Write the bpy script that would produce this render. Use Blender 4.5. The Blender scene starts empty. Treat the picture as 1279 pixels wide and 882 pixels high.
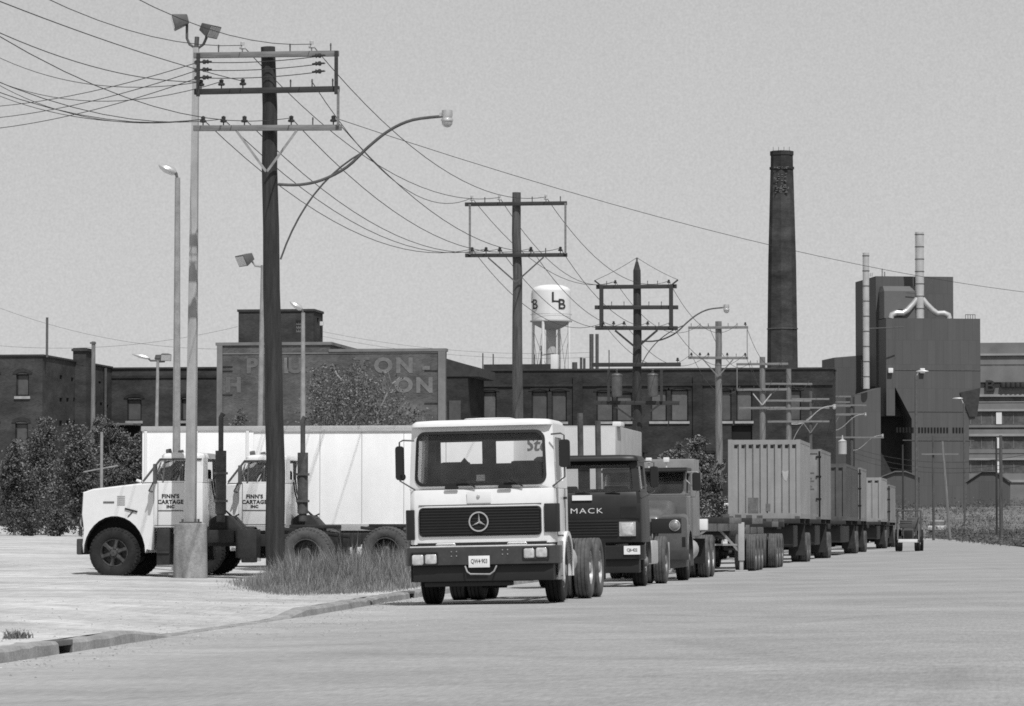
import bpy, bmesh, math, random
from mathutils import Vector, Matrix
rnd = random.Random(7)
C = bpy.context.scene.collection
PI = math.pi

# ------------------------------------------------------------------ camera model
F = 4700.0; CX, CY = 639.5, 441.0; HY = 657.0; VX = 1270.0; EYE = 1.25
pitch = math.atan((HY-CY)/F)
yaw = math.atan((VX-CX)/F*math.cos(pitch))
RC = Matrix.Rotation(yaw, 3, 'Z') @ Matrix.Rotation(PI/2+pitch, 3, 'X')
def at(px, py, Y):
    """point at street depth Y seen at a photo position"""
    d = RC @ Vector(((px-CX)/F, (CY-py)/F, -1.0))
    return Vector((0, 0, EYE)) + d*(Y/d.y)
def gx(px, Y): return at(px, HY, Y).x
def gz(py, Y, px=640): return at(px, py, Y).z

# ------------------------------------------------------------------ materials
def newmat(name):
    m = bpy.data.materials.new(name); m.use_nodes = True
    nt = m.node_tree
    return m, nt, nt.nodes['Principled BSDF']
def N(nt, t, **kw):
    n = nt.nodes.new(t)
    for k, v in kw.items():
        if k in n.inputs: n.inputs[k].default_value = v
        else: setattr(n, k, v)
    return n
def g3(v): return (v, v, v, 1)
def mat(name, v, rough=.6, metal=0., var=.18, scale=2.0, fine=25.0, bump=0., stretch=(1,1,1), spec=.4, island=0., coord='Object', coat=0.):
    m, nt, b = newmat(name)
    tc = N(nt, 'ShaderNodeTexCoord')
    mp = N(nt, 'ShaderNodeMapping'); mp.inputs['Scale'].default_value = stretch
    nt.links.new(tc.outputs[coord], mp.inputs['Vector'])
    n1 = N(nt, 'ShaderNodeTexNoise', Scale=scale, Detail=6.0, Roughness=.6)
    n2 = N(nt, 'ShaderNodeTexNoise', Scale=fine, Detail=4.0, Roughness=.7)
    for n in (n1, n2): nt.links.new(mp.outputs['Vector'], n.inputs['Vector'])
    mr1 = N(nt, 'ShaderNodeMapRange'); mr1.inputs['From Min'].default_value = .3; mr1.inputs['From Max'].default_value = .7
    mr1.inputs['To Min'].default_value = 1-var; mr1.inputs['To Max'].default_value = 1+var
    mr2 = N(nt, 'ShaderNodeMapRange'); mr2.inputs['From Min'].default_value = .3; mr2.inputs['From Max'].default_value = .7
    mr2.inputs['To Min'].default_value = 1-var*.6; mr2.inputs['To Max'].default_value = 1+var*.6
    nt.links.new(n1.outputs['Fac'], mr1.inputs['Value']); nt.links.new(n2.outputs['Fac'], mr2.inputs['Value'])
    mu = N(nt, 'ShaderNodeMath', operation='MULTIPLY'); nt.links.new(mr1.outputs[0], mu.inputs[0]); nt.links.new(mr2.outputs[0], mu.inputs[1])
    last = mu
    if island:
        ge = N(nt, 'ShaderNodeNewGeometry')
        mi = N(nt, 'ShaderNodeMapRange'); mi.inputs['To Min'].default_value = 1-island; mi.inputs['To Max'].default_value = 1+island
        nt.links.new(ge.outputs['Random Per Island'], mi.inputs['Value'])
        mm = N(nt, 'ShaderNodeMath', operation='MULTIPLY'); nt.links.new(last.outputs[0], mm.inputs[0]); nt.links.new(mi.outputs[0], mm.inputs[1]); last = mm
    mv = N(nt, 'ShaderNodeMath', operation='MULTIPLY'); mv.inputs[1].default_value = v; mv.use_clamp = True
    nt.links.new(last.outputs[0], mv.inputs[0])
    cb = N(nt, 'ShaderNodeCombineColor')
    for i in range(3): nt.links.new(mv.outputs[0], cb.inputs[i])
    nt.links.new(cb.outputs[0], b.inputs['Base Color'])
    b.inputs['Roughness'].default_value = rough; b.inputs['Metallic'].default_value = metal
    b.inputs['Specular IOR Level'].default_value = spec
    if coat: b.inputs['Coat Weight'].default_value = coat; b.inputs['Coat Roughness'].default_value = .15
    if bump:
        bp = N(nt, 'ShaderNodeBump', Strength=bump, Distance=.05)
        nt.links.new(n2.outputs['Fac'], bp.inputs['Height']); nt.links.new(bp.outputs[0], b.inputs['Normal'])
    m['nodes_out'] = mv.name
    return m
def mulby(m, builder):
    """multiply the material's grey by another procedural factor"""
    nt = m.node_tree; mv = nt.nodes[m['nodes_out']]
    src = mv.inputs[0].links[0].from_socket
    mm = N(nt, 'ShaderNodeMath', operation='MULTIPLY')
    nt.links.new(src, mm.inputs[0]); nt.links.new(builder(nt), mm.inputs[1]); nt.links.new(mm.outputs[0], mv.inputs[0])
    return m
def brick_factor(lo=.75, hi=1.0, row=.085, w=.25, coord='Object', mortar=1.35, ms=.012):
    def f(nt):
        tc = N(nt, 'ShaderNodeTexCoord')
        sx = N(nt, 'ShaderNodeSeparateXYZ'); nt.links.new(tc.outputs[coord], sx.inputs[0])
        ad = N(nt, 'ShaderNodeMath', operation='ADD'); nt.links.new(sx.outputs['X'], ad.inputs[0]); nt.links.new(sx.outputs['Y'], ad.inputs[1])
        cx = N(nt, 'ShaderNodeCombineXYZ'); nt.links.new(ad.outputs[0], cx.inputs[0]); nt.links.new(sx.outputs['Z'], cx.inputs[1])
        br = N(nt, 'ShaderNodeTexBrick', Scale=1.0); br.inputs['Brick Width'].default_value = w; br.inputs['Row Height'].default_value = row
        br.inputs['Mortar Size'].default_value = ms; br.inputs['Color1'].default_value = g3(lo); br.inputs['Color2'].default_value = g3(hi); br.inputs['Mortar'].default_value = g3(mortar)
        nt.links.new(cx.outputs[0], br.inputs['Vector'])
        return br.outputs['Color']
    return f
def band_factor(lo=.7, hi=1.15, sx=.15, sz=.9, coord='Object'):
    """weathering: vertical run-off streaks and horizontal courses"""
    def f(nt):
        tc = N(nt, 'ShaderNodeTexCoord'); mp = N(nt, 'ShaderNodeMapping'); mp.inputs['Scale'].default_value = (sx, sx, sz)
        nt.links.new(tc.outputs[coord], mp.inputs['Vector'])
        n = N(nt, 'ShaderNodeTexNoise', Scale=1.0, Detail=5.0, Roughness=.65); nt.links.new(mp.outputs['Vector'], n.inputs['Vector'])
        mr = N(nt, 'ShaderNodeMapRange'); mr.inputs['From Min'].default_value = .3; mr.inputs['From Max'].default_value = .7
        mr.inputs['To Min'].default_value = lo; mr.inputs['To Max'].default_value = hi
        nt.links.new(n.outputs['Fac'], mr.inputs['Value'])
        return mr.outputs[0]
    return f
def streak_factor(lo, hi, sx, sy):
    """fine wear drawn out along the direction of travel"""
    def f(nt):
        tc = N(nt, 'ShaderNodeTexCoord'); mp = N(nt, 'ShaderNodeMapping'); mp.inputs['Scale'].default_value = (sx, sy, 1)
        nt.links.new(tc.outputs['Object'], mp.inputs['Vector'])
        n = N(nt, 'ShaderNodeTexNoise', Scale=1.0, Detail=3.0, Roughness=.75); nt.links.new(mp.outputs['Vector'], n.inputs['Vector'])
        mr = N(nt, 'ShaderNodeMapRange'); mr.inputs['From Min'].default_value = .3; mr.inputs['From Max'].default_value = .7
        mr.inputs['To Min'].default_value = lo; mr.inputs['To Max'].default_value = hi
        nt.links.new(n.outputs['Fac'], mr.inputs['Value'])
        return mr.outputs[0]
    return f
def crack_factor(scale=.35, width=.012, lo=.7):
    def f(nt):
        tc = N(nt, 'ShaderNodeTexCoord')
        n = N(nt, 'ShaderNodeTexNoise', Scale=.9, Detail=4.0); nt.links.new(tc.outputs['Object'], n.inputs['Vector'])
        mx = N(nt, 'ShaderNodeMix', data_type='VECTOR'); mx.inputs['Factor'].default_value = .25
        nt.links.new(tc.outputs['Object'], mx.inputs['A']); nt.links.new(n.outputs['Color'], mx.inputs['B'])
        v = N(nt, 'ShaderNodeTexVoronoi', feature='DISTANCE_TO_EDGE', Scale=scale); nt.links.new(mx.outputs['Result'], v.inputs['Vector'])
        mr = N(nt, 'ShaderNodeMapRange'); mr.inputs['From Max'].default_value = width; mr.inputs['To Min'].default_value = lo; mr.inputs['To Max'].default_value = 1
        nt.links.new(v.outputs['Distance'], mr.inputs['Value'])
        return mr.outputs[0]
    return f
def glassmat(name, tint=.8, refl=.12):
    m = bpy.data.materials.new(name); m.use_nodes = True; nt = m.node_tree; nt.nodes.clear()
    o = N(nt, 'ShaderNodeOutputMaterial'); t = N(nt, 'ShaderNodeBsdfTransparent'); t.inputs[0].default_value = g3(tint)
    gl = N(nt, 'ShaderNodeBsdfGlossy', Roughness=.03); fr = N(nt, 'ShaderNodeFresnel', IOR=1.45)
    tcn = N(nt, 'ShaderNodeTexCoord'); nz = N(nt, 'ShaderNodeTexNoise', Scale=3.0, Detail=5.0); nt.links.new(tcn.outputs['Object'], nz.inputs['Vector'])
    dd = N(nt, 'ShaderNodeBsdfDiffuse'); dd.inputs[0].default_value = g3(.45)
    mr = N(nt, 'ShaderNodeMapRange'); mr.inputs['To Min'].default_value = 0; mr.inputs['To Max'].default_value = refl
    nt.links.new(nz.outputs['Fac'], mr.inputs['Value'])
    m1 = N(nt, 'ShaderNodeMixShader'); nt.links.new(fr.outputs[0], m1.inputs[0]); nt.links.new(t.outputs[0], m1.inputs[1]); nt.links.new(gl.outputs[0], m1.inputs[2])
    m2 = N(nt, 'ShaderNodeMixShader'); nt.links.new(mr.outputs[0], m2.inputs[0]); nt.links.new(m1.outputs[0], m2.inputs[1]); nt.links.new(dd.outputs[0], m2.inputs[2])
    nt.links.new(m2.outputs[0], o.inputs[0])
    return m

M = {}
M['white'] = mat('white_paint', .70, .38, var=.05, scale=1.2, fine=9, coat=.3)
M['white_panel'] = mulby(mat('white_trailer_panel', .86, .5, var=.04, scale=.6, fine=5), band_factor(.92, 1.03, 1.6, .25))
M['dirty_white'] = mat('grimy_white_paint', .62, .5, var=.15, scale=2.5)
M['dark_paint'] = mat('dark_truck_paint', .015, .45, var=.3, scale=2)
M['grey_paint'] = mat('grey_truck_paint', .092, .4, var=.2, scale=2, coat=.2)
M['lgrey_paint'] = mat('light_grey_paint', .36, .5, var=.12, scale=1.5)
M['black'] = mat('black_plastic', .012, .55, var=.2)
M['grille'] = mat('grille_black', .014, .4, var=.2)
M['bumper'] = mat('bumper_steel', .042, .45, var=.25, scale=3)
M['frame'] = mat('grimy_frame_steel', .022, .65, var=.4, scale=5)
M['frame_lit'] = mat('sunlit_chassis_steel', .12, .7, var=.4, scale=3)  # paler copy of the frame steel, sunlight put into its colour
M['van_front'] = mat('van_front_paint', .50, .5, var=.06)
M['rubber'] = mat('tyre_rubber', .015, .85, var=.35, scale=6)
M['dusty_lit_rubber'] = mat('dusty_sunlit_tyre_rubber', .085, .9, var=.3, scale=7)  # paler than plain rubber for dust, with sunlight also put into the colour
M['rim'] = mat('rim_steel', .16, .5, metal=.2, var=.3, scale=8)
M['rim_dark'] = mat('rim_dark', .05, .5, var=.4, scale=8)
M['chrome'] = mat('bright_metal', .72, .22, metal=1, var=.06)
M['rim_bright'] = mat('worn_bright_rim', .34, .5, metal=.2, var=.25, scale=6)
M['alu'] = mat('aluminium', .55, .4, metal=.6, var=.12, scale=3)
M['lamp_glass'] = mat('headlamp_glass', .45, .15, var=.25, scale=14, spec=.8)
M['lamp_dim'] = mat('dull_headlamp_glass', .20, .35, var=.3, scale=14, spec=.5)
M['sleeper'] = mat('sleeper_grey_paint', .21, .5, var=.15)
M['amber'] = mat('turn_lens', .55, .25, var=.1, spec=.7)
M['plate'] = mat('plate_white', .72, .5, var=.05)
M['ink'] = mat('dark_lettering', .03, .6, var=.2)
M['silver_ink'] = mat('pale_lettering', .6, .45, var=.1)
M['glass'] = glassmat('window_glass', .78, .10)
M['cabdark'] = mat('cab_interior', .04, .7, var=.3)
M['seat'] = mat('cab_seat_vinyl', .035, .6, var=.3)
M['wood_dark'] = mulby(mat('creosoted_wood', .030, .8, var=.4, scale=3, fine=30, stretch=(6,6,.5), bump=.4), band_factor(.55, 1.5, 7, .5))
M['wood_mid'] = mulby(mat('weathered_wood', .075, .8, var=.35, scale=3, fine=30, stretch=(6,6,.5), bump=.4), band_factor(.6, 1.35, 7, .5))
M['wood_pale'] = mulby(mat('bleached_wood', .16, .8, var=.3, scale=3, fine=30, stretch=(6,6,.5), bump=.3), band_factor(.65, 1.3, 7, .5))
M['arm_pale'] = mat('grey_crossarm_wood', .17, .8, var=.3, scale=4, fine=30, stretch=(.5,6,6))
M['arm_dark'] = mat('dark_crossarm_wood', .035, .8, var=.35, scale=4, fine=30, stretch=(.5,6,6))
M['galv'] = mat('galvanised_steel', .30, .5, metal=.3, var=.2, scale=5)
M['galv_dark'] = mat('dull_steel', .10, .55, metal=.2, var=.25, scale=5)
M['porcelain'] = mat('insulator_dark', .035, .3, var=.2)
M['porcelain_pale'] = mat('insulator_pale', .45, .3, var=.2)
M['wire'] = mat('cable_black', .035, .7, var=.2)
M['concrete_pole'] = mulby(mat('concrete_pole', .33, .85, var=.10, scale=4, fine=30, bump=.15), band_factor(.8, 1.15, 5, .5))
M['concrete'] = mulby(mat('concrete_base', .27, .9, var=.28, scale=2.5, fine=22, bump=.3), band_factor(.6, 1.2, 3, .8))
M['road'] = mulby(mulby(mulby(mat('road_asphalt', .285, .92, var=.15, scale=.3, fine=8, bump=.25, spec=.15), crack_factor(.13, .020, .90)), band_factor(.92, 1.06, 2.6, 2.6)), streak_factor(.84, 1.13, 26, 2.2))
M['lot'] = mulby(mulby(mulby(mat('lot_gravel', .47, .95, var=.20, scale=.35, fine=9, bump=.5, spec=.1), band_factor(.74, 1.14, .25, 1)), band_factor(.86, 1.12, 1.9, 1.9)), streak_factor(.78, 1.16, 16, .9))
def gutter_dust(nt):
    tc = N(nt, 'ShaderNodeTexCoord'); sx = N(nt, 'ShaderNodeSeparateXYZ'); nt.links.new(tc.outputs['Object'], sx.inputs[0])
    n = N(nt, 'ShaderNodeTexNoise', Scale=.7, Detail=5.0, Roughness=.65); nt.links.new(tc.outputs['Object'], n.inputs['Vector'])
    ad = N(nt, 'ShaderNodeMath', operation='MULTIPLY_ADD'); ad.inputs[1].default_value = 5.0; nt.links.new(n.outputs['Fac'], ad.inputs[0]); nt.links.new(sx.outputs['X'], ad.inputs[2])
    mr = N(nt, 'ShaderNodeMapRange'); mr.interpolation_type = 'SMOOTHSTEP'
    mr.inputs['From Min'].default_value = -8.2; mr.inputs['From Max'].default_value = -3.0; mr.inputs['To Min'].default_value = 1.30; mr.inputs['To Max'].default_value = 1.0
    nt.links.new(ad.outputs[0], mr.inputs['Value'])
    return mr.outputs[0]
def stain_factor(scale, lo, thr):
    def f(nt):
        tc = N(nt, 'ShaderNodeTexCoord'); n = N(nt, 'ShaderNodeTexNoise', Scale=scale, Detail=4.0, Roughness=.6); nt.links.new(tc.outputs['Object'], n.inputs['Vector'])
        mr = N(nt, 'ShaderNodeMapRange'); mr.interpolation_type = 'SMOOTHSTEP'
        mr.inputs['From Min'].default_value = thr; mr.inputs['From Max'].default_value = thr+.10; mr.inputs['To Min'].default_value = 1; mr.inputs['To Max'].default_value = lo
        nt.links.new(n.outputs['Fac'], mr.inputs['Value'])
        return mr.outputs[0]
    return f
mulby(mulby(M['road'], gutter_dust), stain_factor(.42, .94, .60))
mulby(M['lot'], stain_factor(.30, .80, .60))
M['stone'] = mat('loose_stone', .30, .9, var=.3, scale=8, island=.5)
M['kerb'] = mat('kerb_concrete', .26, .9, var=.3, scale=1.5, fine=18, bump=.3)
M['earth'] = mat('far_ground', .16, .95, var=.3, scale=.05, fine=1.5)
M['verge'] = mat('weedy_ground', .13, .95, var=.45, scale=.25, fine=4)
M['grass'] = mat('dry_grass', .175, .8, var=.3, scale=1, island=.5)
M['grass_pale'] = mat('straw_grass', .26, .8, var=.3, scale=1, island=.45)
M['weed'] = mat('far_weeds', .068, .85, var=.4, scale=.4, island=.5)
M['leaf'] = mat('leaf', .095, .55, var=.35, scale=.6, island=.8)
M['leaf_pale'] = mat('pale_leaf', .115, .55, var=.35, scale=.6, island=.65)
M['leaf_dark'] = mat('dark_leaf', .100, .55, var=.35, scale=.6, island=.6)
M['bark'] = mat('bark', .09, .9, var=.4, scale=5)
M['bark_pale'] = mat('pale_bark', .26, .9, var=.3, scale=4)
for key, v, co in (('brick', .052, .5), ('brick_dark', .036, .5), ('brick_sign', .088, .5), ('brick_soot', .030, .5), ('brick_left', .048, .5)):
    M[key] = mulby(mulby(mat(key+'_wall', v, .9, var=.22, scale=.35, fine=6, spec=.15), brick_factor(.7, 1.1)), band_factor(.58, 1.36, .35, .8))
M['sign_paint'] = mulby(mat('faded_sign_paint', .140, .9, var=.25, scale=.8, fine=4), brick_factor(.85, 1.05))
M['sign_ghost'] = mulby(mat('ghost_sign_paint', .104, .9, var=.25, scale=.8, fine=4), brick_factor(.85, 1.05))
M['coping'] = mat('stone_coping', .16, .8, var=.25, scale=.6)
M['board'] = mat('boarded_window', .078, .8, var=.22, scale=.8, fine=4)
M['board_pale'] = mat('pale_boarded_window', .102, .8, var=.22, scale=.8, fine=4)
M['sill'] = mat('stone_sill', .30, .8, var=.2)
M['void'] = mat('dark_opening', .008, .9, var=.2)
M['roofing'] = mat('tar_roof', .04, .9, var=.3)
M['cladding'] = mulby(mulby(mat('factory_cladding', .086, .7, var=.05, scale=.12, fine=1.5), band_factor(.90, 1.07, 1.2, .05)), brick_factor(.93, 1.04, 3.6, 1.25, mortar=.80, ms=.03))
M['cladding_pale'] = mat('factory_cladding_pale', .115, .7, var=.08, scale=.2, fine=1.5)
M['steel_stack'] = mat('stack_steel', .58, .32, metal=.55, var=.12, scale=.8)
M['tank'] = mulby(mat('tank_white', .70, .5, var=.06, scale=.4), band_factor(.92, 1.04, 1.2, .15))
M['tank_under'] = mat('tank_grey', .40, .6, var=.1, scale=.4)
M['concrete_band'] = mat('concrete_band', .27, .8, var=.15, scale=.4)
M['dark_glazing'] = mat('dark_glazing', .085, .5, var=.4, scale=.6, fine=3)
M['mid_wall'] = mat('grey_wall', .165, .85, var=.2, scale=.3)
M['cont_a'] = mulby(mat('pale_container_steel', .255, .6, var=.10, scale=1.2, fine=9), band_factor(.85, 1.08, 3, .4))
M['cont_b'] = mulby(mat('dark_container_steel', .075, .6, var=.2, scale=1.2, fine=9), band_factor(.7, 1.2, 3, .4))
M['cont_c'] = mulby(mat('grey_container_steel', .20, .6, var=.12, scale=1.2, fine=9), band_factor(.8, 1.1, 3, .4))
M['rust'] = mat('rust_patch', .12, .8, var=.4, scale=4)
M['mark'] = mat('container_marking', .10, .7, var=.2)
M['muffler'] = mat('rusty_muffler', .075, .7, var=.4, scale=4, fine=18)

# ------------------------------------------------------------------ mesh builder
class MB:
    def __init__(self): self.v = []; self.f = []
    def add(self, vs, fs, m=None):
        o = len(self.v)
        self.v += [tuple(m @ Vector(p)) for p in vs] if m is not None else [tuple(p) for p in vs]
        self.f += [tuple(i+o for i in f) for f in fs]
        return self
    def box(self, x0, x1, y0, y1, z0, z1, m=None):
        vs = [(x, y, z) for z in (z0, z1) for y in (y0, y1) for x in (x0, x1)]
        return self.add(vs, [(0,2,3,1), (4,5,7,6), (0,1,5,4), (2,6,7,3), (0,4,6,2), (1,3,7,5)], m)
    def bar(self, p0, p1, w, h):
        """rectangular bar between two points"""
        p0 = Vector(p0); p1 = Vector(p1); d = (p1-p0); L = d.length; d.normalize()
        up = Vector((0,0,1)) if abs(d.z) < .95 else Vector((0,1,0))
        s = d.cross(up).normalized(); u = s.cross(d)
        vs = [p + s*a*w/2 + u*b*h/2 for p in (p0, p1) for a, b in ((-1,-1), (1,-1), (1,1), (-1,1))]
        return self.add(vs, [(0,3,2,1), (4,5,6,7), (0,1,5,4), (1,2,6,5), (2,3,7,6), (3,0,4,7)])
    def tube(self, pts, r, n=8, caps=True):
        pts = [Vector(p) for p in pts]; k = len(pts)
        rs = r if isinstance(r, (list, tuple)) else [r]*k
        vs = []; prev = None
        for i, p in enumerate(pts):
            d = (pts[min(i+1, k-1)] - pts[max(i-1, 0)]).normalized()
            if prev is None:
                a = Vector((0,0,1)) if abs(d.z) < .9 else Vector((1,0,0))
                s = d.cross(a).normalized()
            else:
                s = (prev - d*prev.dot(d)).normalized()
            prev = s; u = d.cross(s)
            for j in range(n):
                t = 2*PI*j/n + PI/n
                vs.append(p + (s*math.cos(t) + u*math.sin(t))*rs[i])
        fs = [(i*n+j, i*n+(j+1) % n, (i+1)*n+(j+1) % n, (i+1)*n+j) for i in range(k-1) for j in range(n)]
        if caps: fs += [tuple(range(n-1, -1, -1)), tuple((k-1)*n+j for j in range(n))]
        return self.add(vs, fs)
    def cyl(self, p0, p1, r0, r1=None, n=12): return self.tube([p0, p1], [r0, r0 if r1 is None else r1], n)
    def lathe(self, prof, n=24, axis='z', o=(0,0,0), caps=False):
        """prof: (radius, height) pairs"""
        vs = []
        for r, h in prof:
            for j in range(n):
                t = 2*PI*j/n; a, b = r*math.cos(t), r*math.sin(t)
                p = (a, b, h) if axis == 'z' else ((h, a, b) if axis == 'x' else (b, h, a))
                vs.append((p[0]+o[0], p[1]+o[1], p[2]+o[2]))
        k = len(prof)
        fs = [(i*n+j, i*n+(j+1) % n, (i+1)*n+(j+1) % n, (i+1)*n+j) for i in range(k-1) for j in range(n)]
        if caps: fs += [tuple(range(n-1, -1, -1)), tuple((k-1)*n+j for j in range(n))]
        return self.add(vs, fs)
    def prism(self, poly, axis, a, b):
        def P(p, t): return {'x': (t, p[0], p[1]), 'y': (p[0], t, p[1]), 'z': (p[0], p[1], t)}[axis]
        n = len(poly)
        vs = [P(p, a) for p in poly] + [P(p, b) for p in poly]
        fs = [tuple(range(n)), tuple(range(2*n-1, n-1, -1))] + [(i, n+i, n+(i+1) % n, (i+1) % n) for i in range(n)]
        return self.add(vs, fs)
    def loft(self, rings, caps=True):
        n = len(rings[0]); k = len(rings); vs = [p for r in rings for p in r]
        fs = [(i*n+j, i*n+(j+1) % n, (i+1)*n+(j+1) % n, (i+1)*n+j) for i in range(k-1) for j in range(n)]
        if caps: fs += [tuple(range(n-1, -1, -1)), tuple((k-1)*n+j for j in range(n))]
        return self.add(vs, fs)
    def ring(self, outer, inner, mapf, thick):
        """a panel with a hole; mapf(u, v, t) gives the 3-D point, t the depth into the panel"""
        n = len(outer)
        vs = [mapf(u, v, t) for t in (0, thick) for poly in (outer, inner) for u, v in poly]
        O, I, O2, I2 = 0, n, 2*n, 3*n; fs = []
        for i in range(n):
            j = (i+1) % n
            fs += [(O+i, O+j, I+j, I+i), (O2+i, I2+i, I2+j, O2+j), (O+i, O2+i, O2+j, O+j), (I+i, I+j, I2+j, I2+i)]
        return self.add(vs, fs)
    def mesh(self, name, bev=0, smooth=35, merge=False):
        me = bpy.data.meshes.new(name); me.from_pydata(self.v, [], self.f)
        bm = bmesh.new(); bm.from_mesh(me)
        if merge: bmesh.ops.remove_doubles(bm, verts=bm.verts, dist=1e-4)
        bmesh.ops.recalc_face_normals(bm, faces=bm.faces)
        if bev:
            ed = [e for e in bm.edges if len(e.link_faces) == 2 and e.calc_face_angle(0) > .5]
            bmesh.ops.bevel(bm, geom=ed, offset=bev, segments=2, profile=.6, affect='EDGES', clamp_overlap=True)
        bm.to_mesh(me); bm.free()
        if smooth:
            me.shade_smooth(); me.set_sharp_from_angle(angle=math.radians(smooth))
        return me
    def build(self, name, m, parent=None, bev=0, smooth=35, loc=None, label=None, kind=None, merge=False):
        o = bpy.data.objects.new(name, self.mesh(name, bev, smooth, merge)); C.objects.link(o)
        o.data.materials.append(m)
        if parent is not None: o.parent = parent
        if loc is not None: o.location = loc
        if label: o['label'] = label
        if kind: o['kind'] = kind
        return o
    def raw(self, name, m, parent=None):
        me = bpy.data.meshes.new(name); me.from_pydata(self.v, [], self.f); me.materials.append(m)
        o = bpy.data.objects.new(name, me); C.objects.link(o)
        if parent is not None: o.parent = parent
        return o
def tag(o, label, cat, group=None):
    o['label'] = label; o['category'] = cat
    if group: o['group'] = group
    return o
def thing(name, label, cat, loc=(0,0,0), rz=0, group=None):
    o = bpy.data.objects.new(name, None); C.objects.link(o); o.location = loc; o.rotation_euler = (0, 0, rz)
    o.empty_display_size = .2
    return tag(o, label, cat, group)
def empty(name, parent, loc=(0,0,0), rz=0):
    o = bpy.data.objects.new(name, None); C.objects.link(o); o.parent = parent; o.location = loc; o.rotation_euler = (0, 0, rz)
    o.empty_display_size = .1
    return o
def dup(o, parent=None):
    c = o.copy(); C.objects.link(c); c.parent = parent
    for ch in list(o.children): dup(ch, c)
    return c
def inst(name, me, parent, loc=(0,0,0), rot=(0,0,0)):
    o = bpy.data.objects.new(name, me); C.objects.link(o); o.parent = parent; o.location = loc; o.rotation_euler = rot
    return o
def rrect(x0, x1, z0, z1, r, k=5):
    pts = []
    for cx, cz, a0 in ((x1-r, z1-r, 0), (x0+r, z1-r, 90), (x0+r, z0+r, 180), (x1-r, z0+r, 270)):
        for i in range(k):
            a = math.radians(a0 + 90*i/(k-1)); pts.append((cx + r*math.cos(a), cz + r*math.sin(a)))
    return pts
def lerp(a, b, t): return a+(b-a)*t
def interp(tab, x):
    if x <= tab[0][0]: return tab[0][1]
    for (a, va), (b, vb) in zip(tab, tab[1:]):
        if x <= b: return va + (vb-va)*(x-a)/(b-a)
    return tab[-1][1]
def sstep(a, b, x):
    t = max(0, min(1, (x-a)/(b-a))); return t*t*(3-2*t)
def text_geo(s, size, thick=0.0, spacing=1.0, extrude=0.0, align='CENTER'):
    """flat lettering as (verts in x-z, faces)"""
    cu = bpy.data.curves.new('lettering', 'FONT'); cu.body = s; cu.size = size; cu.align_x = align; cu.align_y = 'CENTER'
    cu.offset = thick; cu.space_character = spacing; cu.resolution_u = 3
    o = bpy.data.objects.new('lettering', cu); C.objects.link(o); bpy.context.view_layer.update()
    me = bpy.data.meshes.new_from_object(o, depsgraph=bpy.context.evaluated_depsgraph_get())
    vs = [(v.co.x, v.co.y) for v in me.vertices]; fs = [tuple(p.vertices) for p in me.polygons]
    bpy.data.objects.remove(o); bpy.data.meshes.remove(me); bpy.data.curves.remove(cu)
    return vs, fs
def text_obj(name, s, size, m, parent, mapf, thick=0, spacing=1.0, sx=1.0):
    vs, fs = text_geo(s, size, thick, spacing)
    mb = MB(); mb.add([mapf(u*sx, v) for u, v in vs], fs)
    return mb.raw(name, m, parent)
SKY_GAIN = 3.37; SKY_POW = .3; SKY_DUST = .6
# ------------------------------------------------------------------ world, sun, camera
sc = bpy.context.scene
w = bpy.data.worlds.new('World'); sc.world = w; w.use_nodes = True
nt = w.node_tree; bg = nt.nodes['Background']
SUN_EL, SUN_AZ = math.radians(57), math.radians(27)      # azimuth: to the right of straight behind the camera
sky = N(nt, 'ShaderNodeTexSky', sky_type='NISHITA'); sky.sun_disc = False
sky.sun_elevation = SUN_EL; sky.sun_rotation = math.radians(180) - SUN_AZ; sky.air_density = 1.0; sky.dust_density = SKY_DUST
bw = N(nt, 'ShaderNodeRGBToBW'); nt.links.new(sky.outputs[0], bw.inputs[0])
pw = N(nt, 'ShaderNodeMath', operation='POWER'); pw.inputs[1].default_value = SKY_POW     # hazy, even midday sky on panchromatic film
nt.links.new(bw.outputs[0], pw.inputs[0])
ml = N(nt, 'ShaderNodeMath', operation='MULTIPLY'); ml.inputs[1].default_value = SKY_GAIN; nt.links.new(pw.outputs[0], ml.inputs[0])
# broad soft mottling for uneven haze, and fine noise imitating film grain
tcw = N(nt, 'ShaderNodeTexCoord')
for sc_n, amp, det in ((9.0, .025, 3.0), (1500.0, .08, 2.0)):
    nz = N(nt, 'ShaderNodeTexNoise', Scale=sc_n, Detail=det, Roughness=.6); nt.links.new(tcw.outputs['Generated'], nz.inputs['Vector'])
    mrw = N(nt, 'ShaderNodeMapRange'); mrw.inputs['From Min'].default_value = .25; mrw.inputs['From Max'].default_value = .75
    mrw.inputs['To Min'].default_value = 1-amp; mrw.inputs['To Max'].default_value = 1+amp
    nt.links.new(nz.outputs['Fac'], mrw.inputs['Value'])
    m2 = N(nt, 'ShaderNodeMath', operation='MULTIPLY'); nt.links.new(ml.outputs[0], m2.inputs[0]); nt.links.new(mrw.outputs[0], m2.inputs[1]); ml = m2
cb = N(nt, 'ShaderNodeCombineColor')
for i in range(3): nt.links.new(ml.outputs[0], cb.inputs[i])
nt.links.new(cb.outputs[0], bg.inputs[0]); bg.inputs[1].default_value = .1
sd = Vector((math.sin(SUN_AZ)*math.cos(SUN_EL), -math.cos(SUN_AZ)*math.cos(SUN_EL), math.sin(SUN_EL)))
sl = bpy.data.lights.new('sun', 'SUN'); sl.energy = 3.9; sl.angle = math.radians(.5); sl.color = (1, 1, 1)
so = bpy.data.objects.new('sun', sl); C.objects.link(so); so.rotation_euler = sd.to_track_quat('Z', 'Y').to_euler()
cam = bpy.data.cameras.new('camera'); cam.sensor_width = 36; cam.lens = F/1279*36; cam.clip_start = 1; cam.clip_end = 6000
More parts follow.
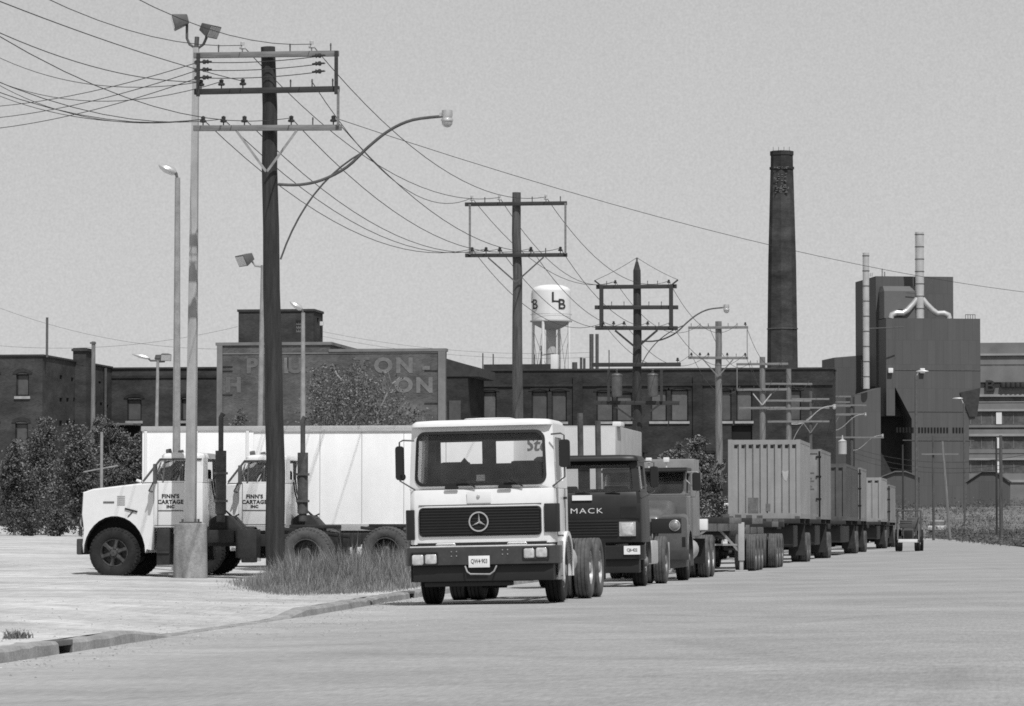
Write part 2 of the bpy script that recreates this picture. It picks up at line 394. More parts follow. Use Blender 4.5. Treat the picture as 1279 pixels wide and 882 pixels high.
co = bpy.data.objects.new('camera', cam); C.objects.link(co); co.location = (0, 0, EYE); co.rotation_euler = RC.to_euler()
sc.camera = co
sc.view_settings.view_transform = 'Standard'; sc.view_settings.look = 'None'; sc.view_settings.exposure = 0; sc.view_settings.gamma = 1
sc.cycles.filter_width = 1.7; sc.cycles.use_denoising = False; sc.cycles.use_adaptive_sampling = False; sc.cycles.max_bounces = 6; sc.cycles.transparent_max_bounces = 12

# ------------------------------------------------------------------ ground
KERB = [(10,-8.9), (20,-9.1), (35,-9.45), (43,-9.75), (54,-10.1), (62,-10.6), (69.5,-11.0), (80,-11.1), (500,-11.1)]
def kerbx(Y): return interp(KERB, Y)
def road_z(X): return .016*(X+7.5) if X < 0 else .12 - .016*X
def drive(Y): return sstep(40.3, 43.6, Y)*(1-sstep(50.5, 53.5, Y))
def kerb_h(Y): return (.125 if Y < 47 else .115)*(1-.9*drive(Y))
def lot_z(X, Y):
    d = max(0, kerbx(Y)-X)
    h = lerp(kerb_h(Y), .15, sstep(.2, 4, d))
    rut = .05*math.sin(X*.7+1)*math.sin(Y*.23+X*.1)*sstep(2, 8, d)
    return road_z(kerbx(Y)) + h + .012*min(d, 60) + .002*max(0, Y-80) + rut
EDGE = [(10, 6), (150, 3.5), (210, .0), (310, -3.9), (400, -9.5), (500, -10.9)]
def grid(xs_of_row, ys, zf):
    mb = MB(); rows = [[(x, y, zf(x, y)) for x in xs_of_row(y)] for y in ys]; n = len(rows[0])
    vs = [p for r in rows for p in r]
    mb.add(vs, [(i*n+j, i*n+j+1, (i+1)*n+j+1, (i+1)*n+j) for i in range(len(rows)-1) for j in range(n-1)])
    return mb
def frange(a, b, s):
    out = []; x = a
    while x < b: out.append(x); x += s
    return out + [b]
YS = frange(10, 90, 1.0) + frange(92, 400, 4.0)
road = grid(lambda Y: [lerp(kerbx(Y), interp(EDGE, Y), t/16) for t in range(17)], YS, lambda X, Y: road_z(X) + .012*math.sin(X*1.3)*math.sin(Y*.11)).build('road', M['road'], kind='structure', smooth=60)
lot = grid(lambda Y: [kerbx(Y)-.19-d for d in (0, .4, .8, 1.3, 2, 3, 4, 5, 6, 7, 8, 10, 12, 14, 17, 20, 25, 30, 36, 44, 55, 70, 95)], frange(10, 100, 1.0) + frange(102, 340, 4.0), lot_z).build('parking_lot_ground', M['lot'], kind='structure', smooth=60)
def verge_z(X, Y):
    e = interp(EDGE, Y); d = max(0, X-e)
    far = sstep(395, 470, Y)
    return road_z(e) + .05 + .1*sstep(0, 2, d) + .008*min(d, 60) + 3.5*far + .1*math.sin(X*.9+Y*.13)*sstep(0, 3, d)
verge = grid(lambda Y: [interp(EDGE, min(Y, 400))-(12 if Y > 400 else 0)*sstep(400, 410, Y)+d for d in (0, .5, 1, 2, 3, 5, 8, 12, 16, 20, 26, 34, 44, 60)], frange(120, 400, 8) + frange(404, 500, 6), verge_z).build('verge', M['verge'], kind='structure', smooth=60)
g = MB(); g.add([(-900, -60, -.45), (900, -60, -.45), (900, 3000, -.45), (-900, 3000, -.45)], [(0, 1, 2, 3)]); g.build('ground', M['earth'], kind='structure', smooth=0)
# kerb: one poured strip that dips at the lot entrance
inlets = [(36.9, 37.5), (67.2, 68.0)]
krnd = random.Random(17)
def kerb_piece(mb, ya, yb):
    ys = [ya] + [y for y in frange(10, 90, .35)+frange(90.8, 400, .8) if ya < y < yb] + [yb]
    rings = []
    for y in ys:
        x = kerbx(y); z = road_z(x); h = kerb_h(y) + (.006*math.sin(y*1.1) + krnd.gauss(0, .006) - (.03 if krnd.random() < .03 else 0)) * (1-drive(y)); x += krnd.gauss(0, .008)
        rings.append([(x+.02, y, z-.1), (x, y, z+h-.03), (x-.03, y, z+h), (x-.2, y, z+h+.003), (x-.2, y, z-.1)])
    mb.loft(rings)
kb = MB(); prev = 10
for a, b in inlets: kerb_piece(kb, prev, a); prev = b
kerb_piece(kb, prev, 400)
kb.build('kerb', M['kerb'], kind='structure', smooth=30)
for i, (a, b) in enumerate(inlets):
    y = (a+b)/2; x = kerbx(y); z = road_z(x)
    t = thing('storm_drain', ['dark storm drain opening in the kerb beside the weed tuft near the lot entrance', 'dark storm drain opening in the kerb before the tall grass, by the white cab-over'][i], 'storm drain', (x, y, z))
    L = (b-a)/2
    MB().box(-.2, -.14, -L, L, -.1, .074).build('recess', M['void'], t, smooth=0)
    MB().box(-.2, -.005, -L, L, .075, .118 if i else .13).box(-.14, -.01, -L, -L+.05, -.1, .075).box(-.14, -.01, L-.05, L, -.1, .075).build('frame', M['galv_dark'], t, bev=.008)
    MB().box(-.14, -.03, -L+.06, L-.06, -.1, .008).build('sump', M['void'], t, smooth=0)

# ------------------------------------------------------------------ grass and weeds
def blades(n, place, hrange, wd, rng, lean=.35):
    mb = MB(); vs = []; fs = []
    for i in range(n):
        x, y, z, hm = place(rng)
        h = rng.uniform(*hrange)*hm; a = rng.uniform(0, 2*PI); b = rng.uniform(0, 2*PI); l = rng.uniform(.05, lean)*h
        dx, dy = math.cos(a)*wd/2, math.sin(a)*wd/2; lx, ly = math.cos(b)*l, math.sin(b)*l
        o = len(vs)
        vs += [(x-dx, y-dy, z), (x+dx, y+dy, z), (x+lx*.35+dx*.8, y+ly*.35+dy*.8, z+h*.55), (x+lx*.35-dx*.8, y+ly*.35-dy*.8, z+h*.55), (x+lx, y+ly, z+h)]
        fs += [(o, o+1, o+2, o+3), (o+3, o+2, o+4)]
    mb.add(vs, fs); return mb
def in_poly(x, y, P):
    c = False; j = len(P)-1
    for i in range(len(P)):
        if (P[i][1] > y) != (P[j][1] > y) and x < (P[j][0]-P[i][0])*(y-P[i][1])/(P[j][1]-P[i][1])+P[i][0]: c = not c
        j = i
    return c
GP = [(-12.35, 61.2), (-11.15, 66.5), (-11.45, 71), (-11.5, 83), (-14.6, 83), (-15.35, 77.5), (-15.4, 74.5), (-14.5, 70), (-13.4, 65)]
def grass_place(rng):
    while True:
        x, y = rng.uniform(-16, -10.7), rng.uniform(60.5, 83)
        if in_poly(x+rng.gauss(0, .22), y+rng.gauss(0, .7), GP) and kerbx(y)-x > .22:
            m = .16 + .84*sstep(61, 73, y); m *= .72+.28*math.sin(x*2.3+y*.9)*math.sin(y*1.1+x)
            edge = interp([(61, -12.6), (65, -13.6), (70, -14.7), (75, -15.6), (90, -15.6)], y)
            dk = sstep(.15, 1.3, kerbx(y)-x); lf = sstep(-.1, 1.4, x-edge)
            if rng.random() > .25+.75*min(dk, lf)+.1: continue
            return x, y, lot_z(x, y)-.02, m*(.35+.65*dk)*(.25+.75*lf)*(.6+.4*sstep(-1, 1, math.sin(x*5+y*1.7)+rng.gauss(0, .5)))
grng = random.Random(3)
gr = blades(42000, grass_place, (.25, 1.0), .011, grng, .55)
go = gr.raw('tall_grass', M['grass']); go['kind'] = 'stuff'; go['label'] = 'tall dry grass round the foot of the dark lamp-bearing utility pole'; go['category'] = 'grass'
def seed_place(rng):
    x, y, z, m = grass_place(rng); return x, y, z, m
sg = blades(700, seed_place, (.6, 1.25), .016, grng, .3)
so_ = sg.raw('seeding_grass', M['grass_pale']); so_['kind'] = 'stuff'; so_['label'] = 'pale seeding stalks standing in the tall grass beside the kerb'; so_['category'] = 'grass'
# loose stones along the gutter and over the lot entrance
st_ = MB(); sr_ = random.Random(23)
for k in range(4200):
    Y = sr_.uniform(27, 70); side = sr_.random()
    X = kerbx(Y) + (abs(sr_.gauss(0, .5))+.03 if side < .45 else -.25-abs(sr_.gauss(0, 2.2)))
    if drive(Y) > .5: X = kerbx(Y) + sr_.gauss(0, 1.3)
    z = road_z(X) if X > kerbx(Y) else lot_z(X, Y); q = sr_.choice([.004, .006, .006, .009, .014])
    st_.add([(X-q, Y, z), (X+q*.8, Y-q, z), (X+q, Y+q, z), (X-q*.3, Y+q*.9, z), (X+q*.1, Y, z+q*.7)], [(0, 1, 4), (1, 2, 4), (2, 3, 4), (3, 0, 4)])
sto = st_.raw('loose_gravel', M['stone']); sto['kind'] = 'stuff'; sto['label'] = 'loose stones scattered along the gutter and lot entrance'; sto['category'] = 'gravel'
# small tuft on the near kerb
tx = gx(22, 37.6)
tb = blades(200, lambda r: (tx+max(-.12, min(.14, r.gauss(0, .06))), 37.6+r.gauss(0, .15), lot_z(tx, 37.6)-.01, .8), (.05, .15), .010, grng, .9)
to = tb.raw('weed_tuft', M['leaf_dark']); tag(to, 'small dark weed tuft growing behind the kerb at the lot entrance', 'weed')
# sparse short growth in the lot gravel and along the kerb backs
def sparse(r):
    Y = r.uniform(52, 110); d = r.uniform(.25, .9) if r.random() < .6 else r.uniform(.3, 8); x = kerbx(Y)-d
    return x, Y, lot_z(x, Y)-.01, .6
# far weeds at the end of the street
wr = random.Random(11)
def weed_place(rng):
    Y = rng.uniform(200, 475); e = interp(EDGE, min(Y, 400)); x = e + abs(rng.gauss(0, 9)) + .3 if Y < 398 else rng.uniform(-26, 12)
    return x, Y, verge_z(max(x, interp(EDGE, min(Y, 400))), Y)-.05, lerp(.5, 1.6, sstep(250, 440, Y))*(.55+.45*math.sin(x*.5+1)*math.sin(Y*.07+x*.2))
wb = blades(5000, weed_place, (.3, 1.0), .035, wr, .8)
def weed_clumps():
    vs, fs = [], []
    for k in range(2300):
        x, y, z, hm = weed_place(wr); h = wr.uniform(.3, 1.0)*max(.25, hm)*1.25; s_ = wr.uniform(.35, 1.1)
        for i in range(30):
            p = Vector((x+wr.gauss(0, s_), y+wr.gauss(0, s_), z+abs(wr.gauss(0, h*.5))))
            a = Vector((wr.gauss(0,1), wr.gauss(0,1), wr.gauss(0,1))).normalized(); b = a.orthogonal().normalized(); l = wr.uniform(.04, .13)
            o = len(vs); vs.extend([p-a*l, p-b*l*.6, p+a*l, p+b*l*.6]); fs.append((o, o+1, o+2, o+3))
    wb.add(vs, fs)
weed_clumps()
wo = wb.raw('roadside_weeds', M['weed']); wo['kind'] = 'stuff'; wo['label'] = 'scrubby weeds covering the ground at the end of the road'; wo['category'] = 'weeds'

# ------------------------------------------------------------------ trees
def leaves(mb, c, rad, clumps, per, size, rng, shell=.55, cr=.28):
    vs, fs = [], []
    for k in range(clumps):
        while True:
            p = Vector((rng.uniform(-1,1), rng.uniform(-1,1), rng.uniform(-1,1)))
            if p.length <= 1 and p.length > shell*rng.random(): break
        q = Vector((c[0]+p.x*rad[0], c[1]+p.y*rad[1], c[2]+p.z*rad[2])); s = cr*min(rad)*rng.uniform(.5, 1.2)
        for i in range(per):
            x = q + Vector((rng.gauss(0, s), rng.gauss(0, s), rng.gauss(0, s*.7)))
            a = Vector((rng.gauss(0,1), rng.gauss(0,1), rng.gauss(0,1))).normalized(); b = a.orthogonal().normalized()
            if rng.random() < .5: b = a.cross(b)
            l = size*rng.uniform(.5, 1.3)
            o = len(vs); vs += [x-a*l, x-b*l*.55, x+a*l, x+b*l*.55]; fs.append((o, o+1, o+2, o+3))
    mb.add(vs, fs)
def tree(label, x, y, z, h, spread, seed, leafm='leaf', barkm='bark', n=70, per=55, size=.16, group=None, bare=.25, thin=1.0, name='tree', cat='tree'):
    r = random.Random(seed); t = thing(name, label, cat, (x, y, z), 0, group)
    tr = MB(); top = []
    nst = 1 if name == 'tree' else 3
    for s in range(nst):
        a = r.uniform(0, 2*PI); sp = spread*(.12 if nst == 1 else .35)
        pts = [Vector((0, 0, -.1))]
        for i in range(1, 6):
            f = i/5; pts.append(Vector((math.cos(a)*sp*f + r.gauss(0, .05*h*f*.5), math.sin(a)*sp*f + r.gauss(0, .03*h), h*.85*f)))
        tr.tube(pts, [.016*h*(1-.85*i/5)+.012 for i in range(6)], 7)
        for i in range(1, 6):
            for k in range(2):
                b = r.uniform(0, 2*PI); l = spread*r.uniform(.4, .9)*(1-.1*i)
                p0 = pts[i]; p1 = p0+Vector((math.cos(b)*l*.5, math.sin(b)*l*.5, l*.35)); p2 = p0+Vector((math.cos(b)*l, math.sin(b)*l, l*.8+r.uniform(0, .3)))
                tr.tube([p0, p1, p2], [.008*h*(1-.12*i)+.008, .005*h+.006, .008], 5); top.append(p2)
    tr.build('trunk', M[barkm], t, smooth=60)
    cr = MB(); z0 = h*bare
    lobes = 5
    for k in range(lobes):
        a = r.uniform(0, 2*PI); q = r.uniform(.15, .55)*spread; zz = lerp(z0+(h-z0)*.25, h*.82, k/(lobes-1))
        rr = spread*r.uniform(.45, .72)*(1-.35*k/(lobes-1))
        leaves(cr, (math.cos(a)*q, math.sin(a)*q, zz), (rr, rr, (h-z0)*.27), int(n/lobes), per, size, r, cr=.30*thin)
    for p in top: leaves(cr, p, (spread*.16,)*3, 2, int(per*.5), size, r)
    cr.raw('crown', M[leafm], t)
    return t
# ------------------------------------------------------------------ utility poles and wires
def pin_insulator(h=.16, r=.05, big=True):
    mb = MB()
    if big: mb.lathe([(.014, 0), (.014, .06), (r*.7, .06), (r, .075), (r*.9, .11), (r*.55, .12), (r*.6, .15), (r*.62, h+.01), (.01, h+.03)], 10, caps=True)
    else: mb.lathe([(.014, 0), (.014, .10), (.02, .11), (.014, .16)], 8, caps=True)
    return mb.mesh('insulator')
PIN_BIG = pin_insulator(.17, .075); PIN_BIG.materials.append(M['porcelain'])
PIN_PALE = pin_insulator(.20, .07); PIN_PALE.materials.append(M['porcelain_pale'])
PIN_SMALL = pin_insulator(big=False); PIN_SMALL.materials.append(M['galv_dark'])
WEB = {}
def utility_pole(key, label, X, Y, top, r0, r1, wood, arms, lean=0., lamp=None, verts=(), braces=None, cap=False, arm_h=.115, zbase=None):
    """arms: (z, half width, pins) with pins {offset: kind}; verts: (x, z0, z1, thick)"""
    zb = lot_z(X, Y) if zbase is None else zbase
    t = thing('utility_pole', label, 'utility pole', (X, Y, zb), 0, 'wooden utility poles along the street')
    H = top-zb; k = 9; rr = random.Random(int(Y))
    pts = [(lean*H*(i/k)+ (rr.gauss(0, .012) if 0 < i < k else 0), 0, -.3+(H+.3)*i/k) for i in range(k+1)]
    rad = [lerp(r0, r1, i/k) for i in range(k+1)]
    mb = MB().tube(pts, rad, 14)
    if cap: mb.tube([(lean*H, 0, H-.01), (lean*H, 0, H+.35)], [r1, r1*.35], 14)
    mb.build('shaft', M[wood], t)
    out = {}
    for ai, (z, hw, am, pins) in enumerate(arms):
        zz = z-zb; xo = lean*zz; yo = -(lerp(r0, r1, zz/H)+.05)
        a = MB().box(-hw, hw, -.05, .05, -arm_h/2, arm_h/2).build('crossarm', M[am], t, bev=.008, loc=(xo, yo, zz))
        a.rotation_euler = (0, rr.uniform(-.006, .012), 0)
        for off, kind in pins.items():
            inst('insulator', {'b': PIN_BIG, 'p': PIN_PALE, 's': PIN_SMALL}[kind], a, (off, 0, arm_h/2-.002))
            out[(ai, off)] = Vector((X+xo+off, Y+yo, z+arm_h/2+(.14 if kind != 's' else .1)))
    for x, z0, z1, th, mt in verts:
        MB().box(-th/2, th/2, -.012-th*.2, .012+th*.2, z0-zb, z1-zb).build('spacer_strap', M[mt], t, loc=(x, -(r1+.16), 0))
    if braces:
        z1, hw, z0, th, mt = braces
        for s in (-1, 1):
            MB().bar((s*hw, 0, z1-zb), (s*.01, 0, z0-zb), .012 if th < .06 else .06, th).build('brace', M[mt], t, loc=(lean*(z1-zb), -(r0*.8+.11 if th < .06 else r0+.06), 0))
    if lamp:
        zl, reach, rise, brz, sc_, mt = lamp
        p0 = Vector((lean*(zl-zb)+r0*.8, 0, zl-zb))
        prof = [(0, 0), (.13, -.01), (.27, .06), (.42, .25), (.55, .55), (.68, .80), (.82, .95), (1, 1.0)] if sc_ == 0 else [(0, 0), (.15, .05), (.35, .3), (.55, .65), (.75, .9), (1, 1.0)]
        pts = [p0 + Vector((reach*a, 0, rise*b)) for a, b in prof]
        fine = []
        for i in range(len(pts)-1):
            q0 = pts[max(i-1, 0)]; q1 = pts[i]; q2 = pts[i+1]; q3 = pts[min(i+2, len(pts)-1)]
            for j in range(4):
                u = j/4; fine.append(.5*((2*q1)+(q2-q0)*u+(2*q0-5*q1+4*q2-q3)*u*u+(3*q1-q0-3*q2+q3)*u**3))
        fine.append(pts[-1])
        am = MB().tube(fine, .032, 8)
        if brz is not None:
            e = fine[int(len(fine)*.52)]; s = Vector((lean*(brz-zb)+r0*.9, 0, brz-zb)); cp_ = [s + Vector(((e.x-s.x)*(.62*u+.38*u*u), 0, (e.z-s.z)*(1.42*u-.42*u*u))) for u in [q/10 for q in range(11)]]
            am.tube(cp_, .020, 7)
        ao = am.build('lamp_bracket', M[mt], t)
        hd = MB().lathe([(.03, .10), (.11, .12), (.115, .02), (.10, -.04), (.125, -.06), (.13, -.10), (.02, -.10)], 14, caps=True).box(-.16, 0, -.03, .03, .0, .07)
        ho = hd.build('lamp_head', M['alu'], ao, loc=tuple(fine[-1]+Vector((.1, 0, 0))))
        MB().lathe([(.115, -.10), (.105, -.17), (.07, -.215), (.01, -.235)], 14, caps=True).build('lamp_bowl', M['lamp_glass'], ao, loc=tuple(fine[-1]+Vector((.1, 0, 0))))
    WEB[key] = out
    return t
PX = -15.0
def z_at(py, Y): return EYE+(HY-py)*Y/F
TOPP = {-1.35: 's', -.9: 's', -.55: 'p', .55: 's', .95: 'p', 1.35: 's'}
x1 = gx(346, 76)
POLE1 = utility_pole('P1', 'dark tarred utility pole with three crossarms and curved lamp bracket, rising from tall grass', x1, 76, z_at(46, 76), .21, .15, 'wood_dark', [
    (z_at(57, 76), 1.52, 'arm_pale', {-1.0: 's', -.5: 'p', .5: 's', .95: 'p', 1.35: 's'}),
    (z_at(103, 76), 1.52, 'arm_dark', {-1.38: 'b', -.95: 'b', -.5: 'b', .5: 's', .95: 's', 1.38: 's'}),
    (z_at(151, 76), 1.55, 'arm_pale', {-1.35: 'b', -.92: 'b', -.48: 'b', .5: 'b', .95: 's', 1.38: 'b'})],
    lean=-.020, lamp=(z_at(222, 76), 3.42, 1.36, z_at(318, 76), 0, 'galv_dark'), verts=[(1.27, z_at(110, 76), z_at(55, 76), .07, 'arm_dark'), (-1.62, z_at(110, 76), z_at(55, 76), .07, 'arm_dark'), (1.31, z_at(150, 76), z_at(104, 76), .05, 'arm_pale')],
    braces=(z_at(155, 76), .63, z_at(207, 76), .05, 'galv'))
LOWP = {-1.35: 'b', -.92: 'b', -.5: 'b', .45: 'b', .9: 's', 1.35: 'b'}
x2 = gx(648, 113)
utility_pole('P2', 'weathered utility pole with two crossarms standing behind the white cab-over truck', x2, 113, z_at(236, 113), .19, .13, 'wood_mid', [
    (z_at(251, 113), 1.56, 'arm_dark', {-1.35: 'p', -.5: 'p', -.95: 's', .5: 's', .92: 'p', 1.36: 's'}),
    (z_at(316, 113), 1.56, 'arm_dark', LOWP)], lean=-.006, verts=[(-1.46, z_at(315, 113), z_at(251, 113), .06, 'arm_pale'), (1.46, z_at(315, 113), z_at(251, 113), .06, 'arm_pale')],
    braces=(z_at(319, 113), .85, z_at(350, 113), .045, 'galv_dark'))
x3 = gx(796, 150)
p3 = utility_pole('P3', 'dark transformer pole with five heavy crossarms and two hung transformer tanks', x3, 150, z_at(336, 150), .24, .15, 'wood_dark', [
    (z_at(357, 150), 1.62, 'arm_dark', {-1.2: 's', -.85: 'b', .45: 's', .85: 's', 1.3: 'b'}),
    (z_at(383, 150), 1.68, 'arm_dark', {-1.0: 's', -.5: 's', .5: 's', 1.0: 's'}),
    (z_at(409, 150), 1.66, 'arm_dark', LOWP),
    (z_at(455, 150), 1.78, 'arm_dark', {1.65: 'b'}),
    (z_at(503, 150), 1.72, 'arm_dark', {})], cap=True, arm_h=.16,
    lamp=(z_at(425, 150), 3.3, 1.32, z_at(452, 150), 0, 'galv_dark'), verts=[(-1.4, z_at(410, 150), z_at(355, 150), .16, 'arm_dark'), (1.4, z_at(410, 150), z_at(355, 150), .16, 'arm_dark')],
    braces=(z_at(412, 150), .85, z_at(434, 150), .08, 'arm_dark'))
zb3 = p3.location.z
MB().tube([(0, 0, z_at(328, 150)-zb3), (0, 0, z_at(320, 150)-zb3)], .04, 8).build('spike', M['galv_dark'], p3)
for s in (-1, 1):
    MB().bar((s*1.4, -.3, z_at(356, 150)-zb3), (s*1.68, -.3, z_at(349, 150)-zb3), .06, .06).build('horn', M['arm_dark'], p3)
    MB().bar((s*.95, -.34, z_at(505, 150)-zb3), (s*.1, -.3, z_at(524, 150)-zb3), .07, .07).build('brace', M['arm_dark'], p3)
    tk = MB().lathe([(.01, -.02), (.2, 0), (.21, .05), (.21, .82), (.23, .84), (.2, .9), (.05, .93)], 16, caps=True).build('transformer_tank', M['galv_dark'], p3, loc=(s*.72 - .05, -.42, z_at(495, 150)-zb3))
    MB().lathe([(.03, .9), (.05, .95), (.03, 1.0), (.05, 1.05), (.02, 1.1)], 8, caps=True).build('bushing', M['porcelain'], tk)
    MB().box(-.05, .05, -.05, .05, -.2, 1.1).build('hanger', M['arm_dark'], tk, loc=(s*.34, .1, 0))
x4 = gx(898, 188)
utility_pole('P4', 'grey utility pole with two pale crossarms standing behind the leafy bush', x4, 188, z_at(401, 188), .19, .16, 'wood_pale', [
    (z_at(409, 188), 1.5, 'arm_pale', {-1.35: 's', -.9: 's', -.5: 's', .5: 's', .95: 's', 1.36: 'b'}), (z_at(447, 188), 1.5, 'arm_pale', LOWP)],
    verts=[(-1.46, z_at(446, 188), z_at(409, 188), .04, 'arm_pale'), (1.46, z_at(446, 188), z_at(409, 188), .04, 'arm_pale')], braces=(z_at(449, 188), .75, z_at(470, 188), .06, 'arm_pale'), arm_h=.13)
x5 = gx(953, 225)
utility_pole('P5', 'grey utility pole with three crossarms in front of the chimney foot', x5, 225, z_at(446, 225), .2, .17, 'wood_pale', [
    (z_at(455, 225), 1.55, 'arm_pale', {-.7: 's', -.3: 's', 1.2: 's'}), (z_at(487, 225), 1.5, 'arm_pale', {-1.35: 's', -.5: 's', 1.0: 's'}), (z_at(510, 225), 1.4, 'arm_pale', {})],
    verts=[(-1.5, z_at(487, 225), z_at(455, 225), .05, 'arm_pale')], braces=(z_at(492, 225), .55, z_at(506, 225), .06, 'alu'), arm_h=.14)
x6 = gx(985, 262)
utility_pole('P6', 'pale utility pole with a street lamp bracket beyond the chimney foot', x6, 262, z_at(461, 262), .22, .17, 'wood_pale', [
    (z_at(480, 262), 1.65, 'arm_pale', {-1.2: 's', -.4: 's', 1.4: 's'}), (z_at(501, 262), 1.6, 'arm_pale', {}), (z_at(511, 262), 1.5, 'arm_pale', {}), (z_at(527, 262), 1.45, 'arm_pale', {})],
    lamp=(z_at(530, 262), 2.9, 1.25, z_at(556, 262), 0, 'alu'), arm_h=.14, lean=.004)
x7 = gx(1013, 300)
utility_pole('P7', 'dark slim utility pole just past the lamp-bearing pale pole', x7, 300, z_at(489, 300), .17, .13, 'wood_mid', [
    (z_at(499, 300), 1.5, 'arm_pale', {}), (z_at(510, 300), 1.5, 'arm_pale', {}), (z_at(527, 300), 1.5, 'arm_pale', {})], arm_h=.14, braces=(z_at(529, 300), .55, z_at(541, 300), .06, 'arm_pale'))
x8 = gx(1040, 337)
utility_pole('P8', 'far utility pole with four close crossarms and a street lamp before the factory', x8, 337, z_at(488, 337), .18, .14, 'wood_mid', [
    (z_at(496, 337), 1.7, 'arm_pale', {-1.2: 's', .6: 's'}), (z_at(503, 337), 1.6, 'arm_pale', {}), (z_at(508, 337), 1.65, 'arm_pale', {}), (z_at(519, 337), 1.7, 'arm_pale', {})],
    verts=[(0, z_at(530, 337), z_at(496, 337), .06, 'arm_pale')], lamp=(z_at(538, 337), 2.7, 1.45, None, 1, 'alu'), braces=(z_at(521, 337), .6, z_at(536, 337), .06, 'arm_pale'), arm_h=.15)
x9 = gx(1064, 375)
p9 = utility_pole('P9', 'farthest utility pole with pale transformers and a low street lamp', x9, 375, z_at(497, 375), .2, .15, 'wood_mid', [
    (z_at(507, 375), 1.5, 'arm_pale', {}), (z_at(518, 375), 1.5, 'arm_pale', {}), (z_at(547, 375), 3.2, 'arm_pale', {-2.9: 's', -2: 's', 1: 's'})], lamp=(z_at(563, 375), 2.8, 1.5, None, 1, 'alu'), arm_h=.16)
for px in (1025, 1053):
    MB().lathe([(.05, 0), (.42, .02), (.42, 1.25), (.46, 1.28), (.1, 1.5), (.05, 1.9)], 14, caps=True).build('transformer_tank', M['tank_under'], p9, loc=(gx(px, 375)-x9, -.6, z_at(568, 375)-p9.location.z))
# pole behind the camera's left and one across the street, both outside the frame but carrying wires
utility_pole('P0', 'utility pole standing outside the picture toward the camera side', -15.0, 38, 11.2, .2, .15, 'wood_dark', [(10.9, 1.52, 'arm_pale', {-1.0: 's', -.5: 'p', .95: 'p'}), (10.2, 1.52, 'arm_dark', {-1.38: 'b', -.95: 'b', -.5: 'b'}), (9.4, 1.55, 'arm_pale', dict(LOWP))])

def wire(a, b, sag, r, label, group, n=18):
    a = Vector(a); b = Vector(b)
    pts = [a.lerp(b, i/n) - Vector((0, 0, sag*4*(i/n)*(1-i/n))) for i in range(n+1)]
    o = MB().tube(pts, r*.88, 5, caps=False).build('power_line', M['wire'], smooth=80)
    return tag(o, label, 'power line', group)
def pin(k, ai, off):
    d = WEB[k]; c = min((kk for kk in d if kk[0] == ai), key=lambda kk: abs(kk[1]-off)); return d[c]
G1 = 'overhead wires strung between the street poles'
def span(ka, kb, pairs, sag, r, la):
    for NM in (UP, LO):
        pp = sorted([p for p in pairs if p[2] is NM], key=lambda p: p[0][1]); n_ = len(pp)
        words_ = {1: ['single'], 2: ['lot-side', 'road-side'], 3: ['lot-side', 'middle', 'road-side'], 4: ['lot-side', 'second', 'third', 'road-side'], 5: ['lot-side', 'second', 'middle', 'fourth', 'road-side']}.get(n_, [])
        for q, ((aa, oa), (ab, ob), nm) in zip(words_, pp): wire(pin(ka, aa, oa), pin(kb, ab, ob), sag, r, nm % (q, la), G1)
UP = '%s upper wire %s'; LO = '%s lower wire %s'
span('P0', 'P1', [((0, -.5), (0, -.5), UP), ((0, .95), (0, .95), UP), ((2, -1.35), (2, -1.35), LO), ((2, -.92), (2, -.92), LO), ((2, .5), (2, .5), LO)], 1.3, .009, 'from the lamp-bearing dark pole up out of view')
span('P1', 'P2', [((0, -.5), (0, -.5), UP), ((0, .95), (0, .92), UP), ((2, -1.35), (1, -1.35), LO), ((2, -.92), (1, -.92), LO), ((2, -.48), (1, -.5), LO), ((2, .5), (1, .45), LO), ((2, 1.38), (1, 1.35), LO), ((1, .95), (0, -1.35), UP)], 1.0, .011, 'from the lamp-bearing dark pole to the pole behind the cab-over')
span('P2', 'P3', [((0, -1.35), (0, -.85), UP), ((0, -.5), (0, -.85), UP), ((0, .92), (0, 1.3), UP), ((1, -1.35), (2, -1.35), LO), ((1, -.5), (2, -.5), LO), ((1, .45), (2, .45), LO), ((1, 1.35), (2, 1.35), LO)], 1.0, .012, 'from the pole behind the cab-over to the transformer pole')
span('P3', 'P4', [((0, -.85), (0, -.9), UP), ((0, 1.3), (0, .95), UP), ((2, -1.35), (1, -1.35), LO), ((2, -.5), (1, -.5), LO), ((2, 1.35), (1, 1.35), LO)], 1.1, .013, 'from the transformer pole to the grey pole by the bush')
span('P4', 'P5', [((0, -.5), (0, -.7), UP), ((0, 1.36), (0, 1.2), UP), ((1, -1.35), (1, -1.35), LO), ((1, 1.35), (1, 1.0), LO)], 1.1, .014, 'from the grey pole by the bush to the chimney-foot pole')
span('P5', 'P6', [((0, -.7), (0, -1.2), UP), ((0, 1.2), (0, 1.4), UP)], 1.1, .014, 'from the chimney-foot pole to the next pale pole')
span('P6', 'P8', [((0, -.4), (0, -1.2), UP), ((0, 1.4), (0, .6), UP)], 1.6, .014, 'from the pale lamp-bearing pole to the pole before the factory')
# tie wires on the transformer pole
sp3 = Vector((x3, 150, z_at(320, 150)))
for s in (-1, 1):
    wire(sp3, (x3+s*1.68, 149.7, z_at(349, 150)), .05, .011, ['thin tie wire from the transformer pole spike down to its near-street horn', 'thin tie wire from the transformer pole spike down to its lot-side horn'][0 if s > 0 else 1], None)
strains = []
